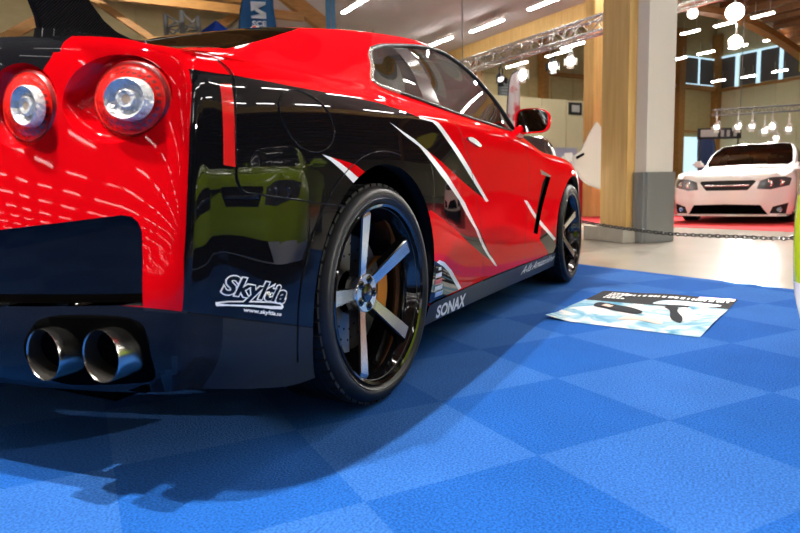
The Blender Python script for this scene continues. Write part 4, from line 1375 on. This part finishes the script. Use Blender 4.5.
for k in (.15, .8):
    b = bmesh.new(); tube(b, hp(8.9 - 2 * k, 13.3 + 3.5 * k, 2.32) - t.location, hp(8.9 - 2 * k, 13.3 + 3.5 * k, 5.7) - t.location, .008, 6); obj('hanging_cable', b, GREYM, t)
t = truss('lighting_truss', 'truss carrying the spotlights over the coupe', Vector((-2.9, .05, 5.25)), Vector((.5, .05, 5.25)), .24, ALU, 14)
b = bmesh.new()
tube(b, (.3, 0, .1), (.3, 0, 2.0), .01, 6)
obj('hanging_cable', b, GREYM, t)
b = bmesh.new(); tube(b, (3.1, 0, .1), (3.1, 0, 2.0), .01, 6); obj('hanging_cable', b, GREYM, t)

G = 'stage lights on the silver truss'
stage_lamp('stage_light', 'unlit black stage light hanging nearest the coupe roof', hp(11.08, 9, 3.05), hp(9, 8, 1.5), .09, 2.0, BLACKP, G)
stage_lamp('stage_light', 'bright white stage light above the feather flag', hp(10.39, 9, 3.05), hp(6, 4, .8), .12, 14, OFFW, G)
stage_lamp('stage_light', 'black stage light with a lit lens left of the wooden column', hp(9.47, 9, 3.05), hp(5, 4, .8), .10, 14, BLACKP, G)
stage_lamp('stage_light', 'small bright stage light highest on the silver truss', hp(9.0, 9, 3.05), hp(4, 4, .8), .09, 14, ALU, G)
G = 'spotlights above the white sedan'
for i, (a_, b_, z, l) in enumerate(((8.82, 13.31, 1.93, 'leftmost white spotlight above the sedan'), (8.58, 13.72, 1.92, 'second white spotlight from the left, above the sedan'), (8.42, 13.99, 1.93, 'white spotlight third from the left, tilted up'),
                                    (8.28, 14.24, 1.82, 'small white spotlight midway along the slim truss'), (8.20, 14.40, 1.90, 'white spotlight right of the middle, upper of a pair'), (8.17, 14.52, 1.66, 'large white spotlight, lower of the pair'), (8.01, 14.71, 1.85, 'rightmost white spotlight above the sedan'))):
    stage_lamp('spotlight', l, hp(a_, b_, z), hp(a_ - .8, b_ - 2, .6), .075, 5, OFFW, G)
G = 'glaring lamps at the top right'
stage_lamp('flood_light', 'blinding flood light at the top right', hp(7.58, 11.88, 3.94), CAM + Vector((0, 0, .6)), .17, 160, OFFW, G, 'lamp', False)
stage_lamp('flood_light', 'smaller flood light just below the blinding one', hp(7.55, 11.90, 3.36), hp(3, 6, 0), .13, 30, OFFW, G, 'lamp', False)
stage_lamp('flood_light', 'smaller flood light left of the blinding one', hp(8.0, 11.2, 3.93), hp(4, 6, 0), .10, 25, OFFW, G, 'lamp', False)
b = bmesh.new(); P = hp(7.62, 11.8, 4.36); tube(b, hp(8.2, 10.8, 4.33), hp(7.0, 12.9, 4.33), .03, 10); tube(b, P, P + Vector((0, 0, 1.05)), .01, 6)
o = obj('lamp_bar', b, ALU); tag(o, 'metal bar the blinding flood lights hang from', 'bar')
for loc, l in (((-2.40, .25, 4.77), 'spotlight over the coupe boot'), ((-1.60, -.15, 4.77), 'spotlight over the coupe cabin')):
    stage_lamp('spotlight', l, loc, (loc[0], loc[1] - .1, 0), .09, 20, BLACKP, 'spotlights over the coupe')

# ------------------------------------------------------------------ show cars in the background
def sedan_rows():
    out = []
    for r, R in enumerate(COUPE_ROWS):
        N = {}
        for x, (v, z) in R.items():
            t = max(0, min(1, (x - 2.5) / .95)); t = t * t * (3 - 2 * t)
            v2 = v * (.93 + .17 * max(0, min(1, (x - 2.6) / .85)))
            z2 = z * ((1.05 if x < 1.8 or r < 7 else 1.02) if r >= 4 else 1.0) + (.075 * t if r >= 6 else .05 * t if r >= 4 else 0)
            N[x] = (v2, z2)
        out.append(N)
    return out
SED_ROWS = sedan_rows()
SED_REAR = [[(x, v * .93, z * (1.05 if r >= 4 else 1)) for x, v, z in L] for r, L in enumerate(COUPE_REAR)]
zs = [.15, .26, .36, .46, .60, .69, .755, .79, .82]
SED_FRONT = [[(3.62 + d, 0, z), (3.61 + d, .25, z), (3.57 + d, .5, z), (3.49, .70, z)] for z, d in zip(zs, (-.02, .03, .04, .03, .02, 0, -.01, -.03, -.06))]
FRONT = (1, 2)
front_pred = lambda f: f.normal.x > .25 and f.calc_center_median().x > 3.0
HEADGLASS = mat('headlamp_glass', (.10, .11, .12), rough=.08, coat=1.0, metal=.3)
def show_car(name, label, loc, heading, color, hood=None, roof=None, lower=None, rim=MACH, plain=False, rough=.2):
    root = thing(name, label, 'car', loc, heading)
    bm = car_skin(SED_ROWS, SED_REAR, SED_FRONT, -.69, 3.38, nside=80, nsec=4, nrear=6)
    bm.normal_update()
    sk = Skin(bm)
    AR = ((.02, .33, .355), (2.70, .33, .355))
    dlo = [(.21, 1.085), (.30, 1.18), (.45, 1.26), (.80, 1.325), (1.07, 1.345), (1.25, 1.32), (1.43, 1.22), (1.72, 1.04), (1.43, 1.03), (.7, 1.05), (.3, 1.07)]
    bpil = [(.66, 1.4), (.72, 1.4), (.72, 1.0), (.66, 1.0)]
    light = [(-.44, .575), (-.47, .70), (-.62, .755), (-.80, .765), (-.88, .735), (-.86, .62), (-.62, .56)]
    grille = [(.001, .555), (-.31, .555), (-.42, .69), (-.40, .715), (.001, .72)]
    intake = [(.001, .165), (-.60, .16), (-.50, .315), (.001, .33)]
    fog = [(-.62, .175), (-.83, .165), (-.86, .345), (-.66, .285)]
    lip = [(.001, .145), (-.9, .145), (-.9, .10), (.001, .10)]
    windsh = [(1.27, .01), (1.25, -.35), (1.245, -.56), (1.50, -.645), (1.88, -.70), (2.02, -.65), (2.10, -.42), (2.14, .01)]
    rearglass = [(-.37, .01), (-.385, -.42), (-.365, -.63), (-.15, -.57), (.15, -.49), (.245, -.44), (.275, .01)]
    hoodp = [(2.2, .01), (2.16, -.42), (2.08, -.66), (2.6, -.68), (3.3, -.60), (3.52, -.40), (3.58, .01)]
    doors = [[(.70, .30), (.70, 1.045)], [(1.78, .30), (1.80, 1.02)], [(-.16, .60), (.30, 1.07)]]
    for P in (dlo, bpil): cut_poly(bm, P, SIDE, side_pred)
    for cx, cz, r in AR: cut_poly(bm, circle(cx, cz, r, 36), SIDE, side_pred)
    for L in doors:
        for s in (-.004, .004):
            O = offset_line(L, s)
            for p, q in zip(O[:-1], O[1:]): cut_seg(bm, p, q, SIDE, side_pred)
    for P in (light, grille, intake, fog): cut_poly(bm, P, FRONT, front_pred)
    for P in (windsh, rearglass, hoodp): cut_poly(bm, P, TOP, top_pred)
    bm.normal_update()
    g = {k: [] for k in ('arch', 'glass', 'bpil', 'light', 'grille', 'intake', 'fog', 'wsh', 'rgl', 'hood')}
    for f in bm.faces:
        x, y, z = f.calc_center_median(); n = f.normal
        f.material_index = 0
        if n.y < -.22 and y < -.4:
            if any((x - cx) ** 2 + (z - cz) ** 2 < r * r for cx, cz, r in AR): g['arch'].append(f); continue
            if in_poly(x, z, dlo): g['bpil' if in_poly(x, z, bpil) else 'glass'].append(f); continue
            if any(near_line(x, z, L, .004) for L in doors): f.material_index = 1
        if n.x > .25 and x > 3.0:
            k = next((k for k, P in (('light', light), ('grille', grille), ('intake', intake), ('fog', fog)) if in_poly(y, z, P)), None)
            if k and not (plain and k == 'fog'): g[k].append(f); continue
        if n.z > .25 and z > .7:
            if in_poly(x, y, windsh): g['wsh'].append(f); continue
            if in_poly(x, y, rearglass): g['rgl'].append(f); continue
            if in_poly(x, y, hoodp): g['hood'].append(f); continue
        if roof is not None and z > 1.2: f.material_index = 2
        if lower is not None and z < .30: f.material_index = 3
    part = {k: take(bm, v) for k, v in g.items()}
    P_ = mat('paint_' + name + str(int(color[0] * 100)), color, rough=rough, coat=1.0)
    mats = [P_, GAP, roof or P_, lower or P_]
    def out(nm, nb, m, sep=False, dx=0, lab=None):
        for v in nb.verts: v.co.x -= dx
        mb = mirrored(nb)
        if sep:
            for q in (nb, mb):
                o = obj(nm, q, m, root)
                if dx == 0: sk.shade(o)
                if lab: o['label'] = lab
        else:
            merge(nb, mb); bmesh.ops.remove_doubles(nb, verts=nb.verts, dist=.0005)
            o = obj(nm, nb, m, root, True)
            if dx == 0: sk.shade(o)
            if lab: o['label'] = lab
    for cx, cz, r in AR:
        es = [e for e in bm.edges if len(e.link_faces) == 1 and all(abs(math.hypot(v.co.x - cx, v.co.z - cz) - r) < .006 and v.co.y < -.6 for v in e.verts)]
        ret = bmesh.ops.extrude_edge_only(bm, edges=es)
        for v in [q for q in ret['geom'] if isinstance(q, bmesh.types.BMVert)]: v.co.y += .05
        for f in [q for q in ret['geom'] if isinstance(q, bmesh.types.BMFace)]: f.material_index = 1
    out('body', bm, mats)
    out('side_window', part['glass'], MATS['black_rear_glass'], True)
    out('window_pillar', part['bpil'], SATIN, True)
    out('windshield', part['wsh'], GLASS)
    out('rear_window', part['rgl'], MATS['black_rear_glass'])
    out('bonnet', part['hood'], hood or P_)
    if part['light'].faces: out('headlamp', part['light'], HEADGLASS, True, 0, 'dark glass headlamp')
    out('grille', part['grille'], SATIN, False, .02, 'dark grille')
    out('air_intake', part['intake'], DARK, False, .04, 'dark lower intake')
    if part['fog'].faces: out('fog_lamp_pocket', part['fog'], SATIN, True, .03)
    fx = lambda y, z, off: (lambda h: h[0] + h[1] * off if h[0] else Vector((3.5, y, z)))(sk.tree.ray_cast(Vector((6, -abs(y), z)), Vector((-1, 0, 0))))
    for sgn in (1, -1):
        for (yy, zz, rr) in ((-.60, .655, .052), (-.745, .665, .048)):
            p = fx(yy, zz, .004)
            b = bmesh.new()
            lathe(b, [(0, .012), (rr * .5, .006), (rr * .8, 0), (rr, .006), (rr * 1.05, .02)], 24)
            m4 = Matrix.Translation((p.x, p.y * sgn, p.z)) @ Matrix.Rotation(math.radians(90), 4, 'Z')
            for v in b.verts: v.co = m4 @ v.co
            obj('lamp_bowl', b, CHROME, root, 40)
        if not plain:
            p = fx(-.745, .235, .002)
            b = bmesh.new(); lathe(b, [(0, .0), (.035, .0), (.042, .012)], 20)
            m4 = Matrix.Translation((p.x - .01, p.y * sgn, p.z)) @ Matrix.Rotation(math.radians(90), 4, 'Z')
            for v in b.verts: v.co = m4 @ v.co
            obj('fog_lamp', b, CHROME, root, 40)
        mr_ = bmesh.new()
        box(mr_, (1.66, .93 * sgn, 1.06), (.12, .20, .125), bevel=.04); box(mr_, (1.70, .82 * sgn, 1.02), (.05, .10, .03), bevel=.01)
        obj('door_mirror', mr_, P_, root, 50)
    b = bmesh.new()
    pts = [fx(y, .632, .006) for y in np.linspace(-.33, 0, 8)]
    for p, q in zip(pts[:-1], pts[1:]):
        for sgn in (1, -1): tube(b, (p.x, p.y * sgn, p.z), (q.x, q.y * sgn, q.z), .017, 8)
    obj('grille_bar', b, CHROME, root, True)
    b = bmesh.new()
    for sgn in (1, -1):
        for cx, cz, r in AR:
            pr = [[b.verts.new((cx + (r + .01) * math.cos(a), yy * sgn, cz + (r + .01) * math.sin(a))) for yy in (-.83, -.52)] for a in np.linspace(-.25, PI + .25, 20)]
            for p, s in zip(pr[:-1], pr[1:]): b.faces.new((p[0], p[1], s[1], s[0]))
            b.faces.new([p[1] for p in pr])
    box(b, (1.4, 0, .17), (4.2, 1.2, .05)); box(b, (1.36, 0, .17), (1.9, 1.6, .03))
    obj('floor_pan', b, DARK, root)
    b = bmesh.new(); box(b, (1.0, 0, .55), (2.2, 1.4, .04)); box(b, (1.95, 0, .88), (.35, 1.4, .2), bevel=.05); box(b, (.75, .36, .85), (.16, .46, .8), bevel=.05); box(b, (.75, -.36, .85), (.16, .46, .8), bevel=.05)
    obj('cabin', b, MATS['cabin_trim'], root, 40)
    b = bmesh.new(); prism(b, [(3.52 - (yy / .85) ** 2 * .16 + dx, yy, .13) for yy, dx in [(k * .17, .10) for k in range(-5, 6)]] + [(3.2, .85, .13), (3.2, -.85, .13)], (0, 0, .018))
    if plain: b.free()
    else: obj('splitter', b, P_, root)
    for (x, s) in ((.02, 1), (2.70, 1), (.02, -1), (2.70, -1)):
        w = make_wheel('wheel', (x, -.862 * s, .325), 20, s, root, rim)
        w.scale = (.93, .85, .93)
    return root, sk

HEAD_B = HA + PI / 2                              # facing back along the B axis
def nose_at(a, b_, heading):
    d = Vector((math.cos(heading), math.sin(heading), 0))
    return hp(a, b_, 0) - d * 3.66
WHITEP = (.86, .86, .84)
show_car('sedan', 'white sedan with dark grille standing on red carpet behind the chain', nose_at(6.32, 9.85, math.radians(168)), math.radians(168), WHITEP)
show_car('hatchback', 'lime green car with white lower edge at the right edge of the picture', nose_at(.355, 2.02, HEAD_B), HEAD_B, (.46, .62, .012), lower=mat('white_lower_skirt', (.8, .8, .8), rough=.25, coat=1), plain=True)
hd = math.radians(197)
WC, _ = show_car('scissor_door_car', 'white car with dark bonnet and raised door beyond the coupe nose', nose_at(6.2, 5.1, hd), hd, WHITEP, hood=BLACK, roof=BLACK)
WC.scale = (1.04, 1.0, 1.06)
# its scissor door, swung up
Minv = (Matrix.Translation(WC.location) @ Matrix.Rotation(hd, 4, 'Z') @ Matrix.Diagonal((1.04, 1.0, 1.06, 1))).inverted()
b = bmesh.new()
D = [(6.53, 7.06, 1.61), (6.57, 6.96, 1.44), (6.61, 6.83, 1.18), (6.67, 6.70, 1.10), (6.64, 6.72, .96), (6.58, 6.79, .81), (6.52, 6.87, .71), (6.41, 7.05, .63), (6.43, 7.14, 1.19), (6.48, 7.13, 1.50)]
awy = Minv.to_3x3() @ (fw * .07)
prism(b, [Minv @ hp(*p) for p in D], awy)
bmesh.ops.bevel(b, geom=b.edges[:], offset=.015, segments=2, affect='EDGES', clamp_overlap=True)
o = obj('raised_door', b, MATS['paint_sedan86'], WC, 40); o['label'] = 'raised white scissor door'
b = bmesh.new()
prism(b, [Minv @ (hp(*p) - fw * .03) for p in ((6.60, 6.72, 1.10), (6.55, 6.81, 1.15), (6.54, 6.82, 1.12), (6.59, 6.73, 1.06))], awy * .5)
obj('door_vent', b, DARK, WC)

# ------------------------------------------------------------------ poster lying on the carpet
PC = [Vector((1.269, -1.793, .001)), Vector((1.431, -1.077, .001)), Vector((2.42, -1.208, .001)), Vector((2.335, -1.960, .001))]   # near right, near left, far left, far right
def pp(u, v, h=.003):
    """u: left to right, v: near to far edge"""
    p = (PC[1] * (1 - u) + PC[0] * u) * (1 - v) + (PC[2] * (1 - u) + PC[3] * u) * v
    w = .006 * max(0, math.sin(u * 7 + 1) * math.sin(v * 5)) + (.02 * max(0, 1 - (u + v) * 6))
    return Vector((p.x, p.y, h + w))
def sheet(pts, h, n=1):
    b = bmesh.new()
    b.faces.new([b.verts.new(pp(u, v, h)) for u, v in pts]); return b
poster = thing('poster', 'printed poster lying flat on the blue carpet', 'poster', (0, 0, 0))
b = bmesh.new()
N = 16
V = [[b.verts.new(pp(i / N, j / N, .003)) for j in range(N + 1)] for i in range(N + 1)]
for i in range(N):
    for j in range(N): b.faces.new((V[i][j], V[i + 1][j], V[i + 1][j + 1], V[i][j + 1])).material_index = 1 if (j + .5) / N > .62 + .05 * (i > 11) - .0 * i else 0
edge = [v for v in b.verts]
PW = mat('poster_print', (.70, .74, .76), rough=.8, spec=.1)
nt = PW.node_tree; bs = nt.nodes['Principled BSDF']
tc = nt.nodes.new('ShaderNodeTexCoord'); n = nt.nodes.new('ShaderNodeTexNoise'); n.inputs['Scale'].default_value = 4.5; n.inputs['Detail'].default_value = 5; n.inputs['Distortion'].default_value = 1.2
cr = nt.nodes.new('ShaderNodeValToRGB')
for p_, c in ((.36, (.06, .24, .38, 1)), (.47, (.26, .42, .50, 1)), (.55, (.56, .57, .56, 1)), (.75, (.64, .64, .62, 1))):
    e = cr.color_ramp.elements.new(p_); e.color = c
cr.color_ramp.elements.remove(cr.color_ramp.elements[0]); cr.color_ramp.elements.remove(cr.color_ramp.elements[-1])
nt.links.new(tc.outputs['Object'], n.inputs['Vector']); nt.links.new(n.outputs['Fac'], cr.inputs['Fac']); nt.links.new(cr.outputs['Color'], bs.inputs['Base Color'])
PK = mat('poster_dark_band', (.02, .02, .024), rough=.8, spec=.05, noise=(6, .5))
obj('poster_sheet', b, [PW, PK], poster)
LW2 = MATS['white_lettering']
INK = mat('poster_ink', (.012, .014, .02), rough=.8, spec=.05)
REDI = mat('poster_red', (.62, .12, .12), rough=.4)
def psheet(name, pts, h, m):
    pts = [tuple(p) for p in catmull(pts, 4, closed=True)] if len(pts) > 4 else pts
    bm_ = bmesh.new()
    pl = Vector((0, 0, h))
    bm_.faces.new([bm_.verts.new(pp(u, v, h)) for u, v in pts]); bmesh.ops.triangulate(bm_, faces=bm_.faces[:])
    return obj(name, bm_, m, poster)
psheet('poster_picture', [(.16, .42), (.24, .40), (.36, .36), (.50, .34), (.52, .40), (.40, .50), (.26, .54), (.14, .56)], .0055, INK)
psheet('poster_picture', [(.20, .46), (.27, .44), (.28, .49), (.21, .52)], .007, mat('poster_skin', (.65, .38, .28), rough=.4))
psheet('poster_picture', [(.60, .60), (.66, .52), (.74, .30), (.82, .22), (.80, .34), (.72, .50), (.68, .62)], .0055, INK)
psheet('poster_picture', [(.70, .60), (.76, .50), (.86, .30), (.90, .30), (.82, .50), (.76, .62)], .006, mat('poster_grey', (.25, .26, .28), rough=.4))
psheet('poster_picture', [(.44, .16), (.56, .20), (.72, .16), (.70, .24), (.56, .28), (.46, .24)], .0055, mat('poster_rust', (.55, .36, .30), rough=.4))
psheet('poster_picture', [(.50, .66), (.70, .68), (.90, .70), (.94, .76), (.74, .80), (.54, .76)], .0055, mat('poster_pale_blue', (.35, .55, .66), rough=.4))
psheet('poster_picture', [(.74, .91), (.99, .92), (.99, .985), (.74, .985)], .006, REDI)
random.seed(11)
# white headline: blocky strokes on the dark band
x = .20
while x < .97:
    w_ = random.uniform(.012, .034)
    psheet('poster_headline', [(x, .845), (x + w_, .845), (x + w_, .895), (x, .895)], .0075, LW2)
    x += w_ + random.choice((.008, .008, .02))
for k in range(4):
    x = .10
    while x < .24 - .02 * (k % 2):
        w_ = random.uniform(.012, .03)
        psheet('poster_headline', [(x, .72 + k * .055), (x + w_, .72 + k * .055), (x + w_, .755 + k * .055), (x, .755 + k * .055)], .0075, LW2)
        x += w_ + .008

# ------------------------------------------------------------------ chain barrier
pts = [(5.62, 5.40, .47), (5.45, 5.4, .32), (5.08, 5.4, .26), (4.53, 5.4, .21), (4.04, 5.4, .185), (3.36, 5.4, .19), (2.81, 5.4, .21), (1.6, 5.4, .52)]
C = catmull(pts, 12)
s = np.r_[0, np.cumsum(np.linalg.norm(np.diff(C, axis=0), axis=1))]
t_ = np.arange(0, s[-1], .042)
CP = np.c_[[np.interp(t_, s, C[:, k]) for k in range(3)]].T
PLC = mat('dark_plastic_chain', (.02, .02, .022), rough=.4)
chain = thing('chain', 'dark plastic barrier chain slung low across the floor', 'chain', hp(5.64, 5.4, 0))
b = bmesh.new()
for i, (p, q) in enumerate(zip(CP[:-1], CP[1:])):
    P, Q = hp(*p), hp(*q)
    d = Q - P
    R = d.to_track_quat('X', 'Z').to_matrix() @ Matrix.Rotation(PI / 2 * (i % 2) + .5, 3, 'X')
    ring_ = [Vector((.029 * math.cos(a) * 1.0, .017 * math.sin(a), 0)) for a in np.linspace(0, 2 * PI, 10, endpoint=False)]
    for k in range(10):
        tube(b, (P + Q) / 2 + R @ ring_[k] - chain.location, (P + Q) / 2 + R @ ring_[(k + 1) % 10] - chain.location, .0062, 5, caps=False)
o = obj('chain_links', b, PLC, chain, True); o['kind'] = 'stuff'
for a_, l in ((5.64, 'barrier post holding the chain behind the coupe nose'), (1.6, 'barrier post holding the chain beyond the right edge')):
    t = thing('barrier_post', l, 'post', hp(a_, 5.4, 0))
    b = bmesh.new(); tube(b, (0, 0, .03), (0, 0, .54), .02, 16); obj('post', b, PLC, t, 40)
    b = bmesh.new(); lathe(b, [(0, .03), (.14, .03), (.16, .0), (0, 0)], 28)
    for v in b.verts: v.co = Vector((v.co.x, v.co.z, v.co.y))
    obj('base', b, PLC, t, 40)

# ------------------------------------------------------------------ flags, tent, signs
def feather(name, label, base, h, w, m, lean=0.0, pole=None, normal=None, letter=None):
    t = thing(name, label, 'flag', base)
    n = (CAM - Vector(base)); n.z = 0; n.normalize()
    side = Vector((-n.y, n.x, 0))
    b = bmesh.new()
    Pl = catmull([(0, 0), (0, h * .6), (.02, h * .82), (w * .35, h * .97), (w * .9, h)], 6)
    pr = [Vector((0, 0, 0)) + side * p[0] * (1 if lean >= 0 else -1) + Vector((0, 0, p[1])) for p in Pl]
    for p, q in zip(pr[:-1], pr[1:]): tube(b, p, q, .012, 8)
    box(b, (0, 0, .02), (.4, .4, .04))
    obj('flag_pole', b, BLACKP, t, True)
    b = bmesh.new()
    out = []
    z0 = h * .22
    rows = []
    for k in range(25):
        z = z0 + (h - z0) * k / 24
        x0 = np.interp(z, Pl[:, 1], Pl[:, 0])
        x1 = w * (1 - .05 * math.sin(z * 3)) if z < h * .88 else w * (1 - .2 * ((z - h * .88) / (h * .12)) ** 2)
        x1 = max(x1, x0 + .01)
        rows.append([b.verts.new(side * ((x0 + (x1 - x0) * j / 6) * (1 if lean >= 0 else -1)) + Vector((0, 0, z)) + n * (.03 * math.sin(j * 1.1 + z * 2.2))) for j in range(7)])
    for r0, r1 in zip(rows[:-1], rows[1:]):
        for j in range(6): b.faces.new((r0[j], r0[j + 1], r1[j + 1], r1[j]))
    bmesh.ops.solidify(b, geom=b.faces[:], thickness=.004)
    obj('flag_cloth', b, m, t, True)
    return t, side, n
SCEB = mat('blue_flag_cloth', (.03, .16, .38), rough=.7)
base = hp(12.3, 3.6, 0)
t, sd, nn = feather('feather_flag', 'blue feather flag lettered SCE above the coupe rear window', base, 4.9, .68, SCEB, 1)
LF = mat('flag_lettering', (.62, .66, .68), rough=.7)
def fl_place(x, z): return sd * x + nn * .05 + Vector((0, 0, z))
def flag_poly(P):
    b = bmesh.new(); b.faces.new([b.verts.new(fl_place(*p)) for p in P]); bmesh.ops.triangulate(b, faces=b.faces[:]); return obj('flag_emblem', b, LF, t)
def em(P): return [(.24 + (x - .27) * .85, 4.03 + (z - 3.84) * .60) for x, z in P]
flag_poly(em([(.27, 4.36), (.60, 4.36), (.60, 4.27), (.36, 4.27), (.36, 4.14), (.27, 4.05)]))
flag_poly(em([(.36, 4.19), (.60, 4.02), (.60, 3.90), (.51, 3.96), (.36, 4.07)]))
flag_poly(em([(.60, 4.02), (.60, 3.84), (.27, 3.84), (.27, 3.92), (.51, 3.92), (.51, 4.0)]))
word_on('flag_word', 'SCE', [(.25, 3.885), (.52, 3.885), (.52, 3.985), (.25, 3.985)], fl_place, LF, t, bold=.03)
WF = mat('white_red_flag_cloth', (.80, .76, .76), rough=.7)
nt = WF.node_tree; bs = nt.nodes['Principled BSDF']
tc = nt.nodes.new('ShaderNodeTexCoord'); n = nt.nodes.new('ShaderNodeTexNoise'); n.inputs['Scale'].default_value = 2.2; cr = nt.nodes.new('ShaderNodeValToRGB')
cr.color_ramp.elements[0].position = .56; cr.color_ramp.elements[0].color = (.80, .78, .80, 1); cr.color_ramp.elements[1].position = .60; cr.color_ramp.elements[1].color = (.65, .10, .12, 1)
nt.links.new(tc.outputs['Object'], n.inputs['Vector']); nt.links.new(n.outputs['Fac'], cr.inputs['Fac']); nt.links.new(cr.outputs['Color'], bs.inputs['Base Color'])
feather('feather_flag', 'narrow white feather flag with red print behind the coupe mirror', hp(10.42, 8.62, .002), 3.10, .28, WF, 1)
feather('feather_flag', 'dark blue feather flag left of the white sedan roof', hp(9.95, 15.0, .002), 2.06, .40, mat('navy_flag_cloth', (.06, .11, .26), rough=.7), -1)
# tall blue banner
t = thing('banner', 'narrow vertical blue banner above the coupe roof', 'banner', hp(13.35, 6.0, 0))
b = bmesh.new(); box(b, (0, 0, 2.9), (.22, .03, 4.3), RZ @ Matrix.Rotation(PI / 2, 3, 'Z')); obj('banner_cloth', b, mat('sky_blue_banner', (.05, .22, .40), rough=.6), t)
b = bmesh.new(); tube(b, (0, 0, 0), (0, 0, 5.1), .02, 8); box(b, (0, 0, .02), (.5, .5, .04)); obj('banner_stand', b, ALU, t)
# blue tent
t = thing('tent', 'blue pop-up tent peak behind the coupe rear window', 'tent', hp(16.7, 4.3, 0))
b = bmesh.new()
apex = b.verts.new((0, 0, 5.12)); cs = []
for k in range(8):
    a_ = HA + PI / 8 + k * PI / 4
    cs.append(b.verts.new((.9 * math.cos(a_), .9 * math.sin(a_), 4.45)))
for k in range(8): b.faces.new((cs[k], cs[(k + 1) % 8], apex))
bmesh.ops.solidify(b, geom=b.faces[:], thickness=.02)
obj('tent_canopy', b, mat('tent_blue', (.02, .10, .62), rough=.6), t)
for k in range(0, 8, 2):
    a_ = HA + PI / 8 + k * PI / 4
    b = bmesh.new(); tube(b, (.86 * math.cos(a_), .86 * math.sin(a_), 0), (.86 * math.cos(a_), .86 * math.sin(a_), 4.47), .025, 8); obj('tent_leg', b, ALU, t)
# red and white parasol top
t = thing('parasol', 'round red and white parasol top just over the rear window', 'parasol', hp(8.05, 2.57, 0))
b = bmesh.new(); lathe(b, [(0, 2.80), (.04, 2.792), (.068, 2.77), (.085, 2.73), (.088, 2.69)], 24)
for v in b.verts: v.co = Vector((v.co.x, v.co.z, v.co.y))
for f in b.faces: f.material_index = int((math.atan2(f.calc_center_median().y, f.calc_center_median().x) + PI) / (PI / 4)) % 2
obj('parasol_canopy', b, [mat('parasol_red', (.6, .02, .03), rough=.6), OFFW], t, True)
b = bmesh.new(); tube(b, (0, 0, 0), (0, 0, 2.77), .015, 8); box(b, (0, 0, .03), (.35, .35, .06)); obj('parasol_pole', b, ALU, t)
# grey scaffold lattice beside the tent
truss('scaffold', 'grey metal lattice tower left of the blue tent', hp(15.2, 3.15, 0), hp(15.2, 3.15, 4.75), .5, GREYM, 16)
# notice frame on the partition
t = thing('notice_frame', 'small black framed notice on the cream partition', 'frame', hp(17.93, 18.2, 3.68))
b = bmesh.new(); box(b, (0, 0, 0), (.04, .66, .46), RZ); obj('frame_rim', b, BLACKP, t)
b = bmesh.new(); box(b, AX * -.025, (.02, .40, .26), RZ); obj('notice_sheet', b, mat('notice_paper', (.55, .55, .52), rough=.6), t)
# grey wall vent
t = thing('wall_vent', 'grey louvred vent high on the birch wall', 'vent', hp(19.95, 16.5, 4.62))
b = bmesh.new(); box(b, (0, 0, 0), (.08, .85, .75), RZ); obj('vent_frame', b, mat('vent_grey', (.12, .13, .14), rough=.5), t)
b = bmesh.new()
for k in range(6): box(b, AX * -.05 + Vector((0, 0, -.30 + .12 * k)), (.03, .62, .07), RZ)
obj('vent_slat', b, mat('slat_grey', (.28, .29, .30), rough=.5), t)
# stand with pale blue sign, red counter beyond the coupe's bonnet
t = thing('counter', 'red counter beyond the coupe bonnet', 'counter', hp(7.8, 7.9, 0))
WS = mat('red_counter', (.55, .02, .03), rough=.4)
t.location = hp(12.2, 12.2, .002)
b = bmesh.new(); box(b, (0, 0, .50), (.7, 1.5, 1.0), RZ, bevel=.02); obj('counter_body', b, WS, t)
b = bmesh.new(); box(b, (0, 0, 1.03), (.8, 1.6, .05), RZ, bevel=.01); obj('counter_top', b, WS, t)
t = thing('sign_board', 'pale blue sign board standing above the red counter', 'sign', hp(12.9, 12.6, .002))
b = bmesh.new(); box(b, (0, 0, 1.45), (.06, 1.1, .62), RZ); obj('sign_panel', b, mat('pale_blue_sign', (.46, .56, .72), rough=.4), t)
b = bmesh.new(); box(b, (0, 0, .57), (.05, .06, 1.14), RZ); box(b, (0, 0, .02), (.5, .8, .04), RZ); obj('sign_stand', b, ALU, t)
# black lettered sign board on stands behind the sedan
t = thing('sign_board', 'long black and white sign board behind the white sedan', 'sign', hp(9.4, 14.3, .002))
dd = (hp(9.12, 14.73) - hp(9.66, 13.86)); ang = math.atan2(dd.y, dd.x); RS = Matrix.Rotation(ang, 3, 'Z')
b = bmesh.new(); box(b, (0, 0, 1.87), (1.02, .05, .26), RS); obj('sign_panel', b, BLACKP, t)
b = bmesh.new()
nrm = RS @ Vector((0, -1, 0))
if nrm.dot(CAM - t.location) < 0: nrm = -nrm
box(b, RS @ Vector((-.25, 0, 1.88)) + nrm * .03, (.40, .01, .17), RS)
for x in (.06, .20, .36): box(b, RS @ Vector((x, 0, 1.87)) + nrm * .03, (.07, .01, .15), RS)
obj('sign_print', b, mat('sign_print_grey', (.5, .5, .48), rough=.5), t)
b = bmesh.new()
for x in (-.45, .45): tube(b, RS @ Vector((x, 0, 0)), RS @ Vector((x, 0, 1.8)), .02, 8); box(b, RS @ Vector((x, 0, .015)), (.3, .4, .03), RS)
obj('sign_stand', b, BLACKP, t)
# bright doorway / glazed opening and a blue car roof behind the sedan on the left
t = struct('window_8', (lambda b: (hbox(b, 19.9, 19.97, 27.6, 31.5, .4, 3.0), b)[1])(bmesh.new()), DAYL)
# yellow sign sliver at the right edge
t = thing('hanging_sign', 'yellow sign sliver at the right edge beneath the arch', 'sign', hp(3.36, 6.45, 1.81))
b = bmesh.new(); box(b, (0, 0, 0), (.16, .05, .22), RZ, bevel=.02); obj('sign_panel', b, mat('yellow_sign', (.75, .65, .05), rough=.5), t)
b = bmesh.new(); tube(b, (0, 0, -.1), (0, 0, -1.81), .015, 8); obj('sign_post', b, ALU, t)

# ------------------------------------------------------------------ beams of the spotlights over the coupe
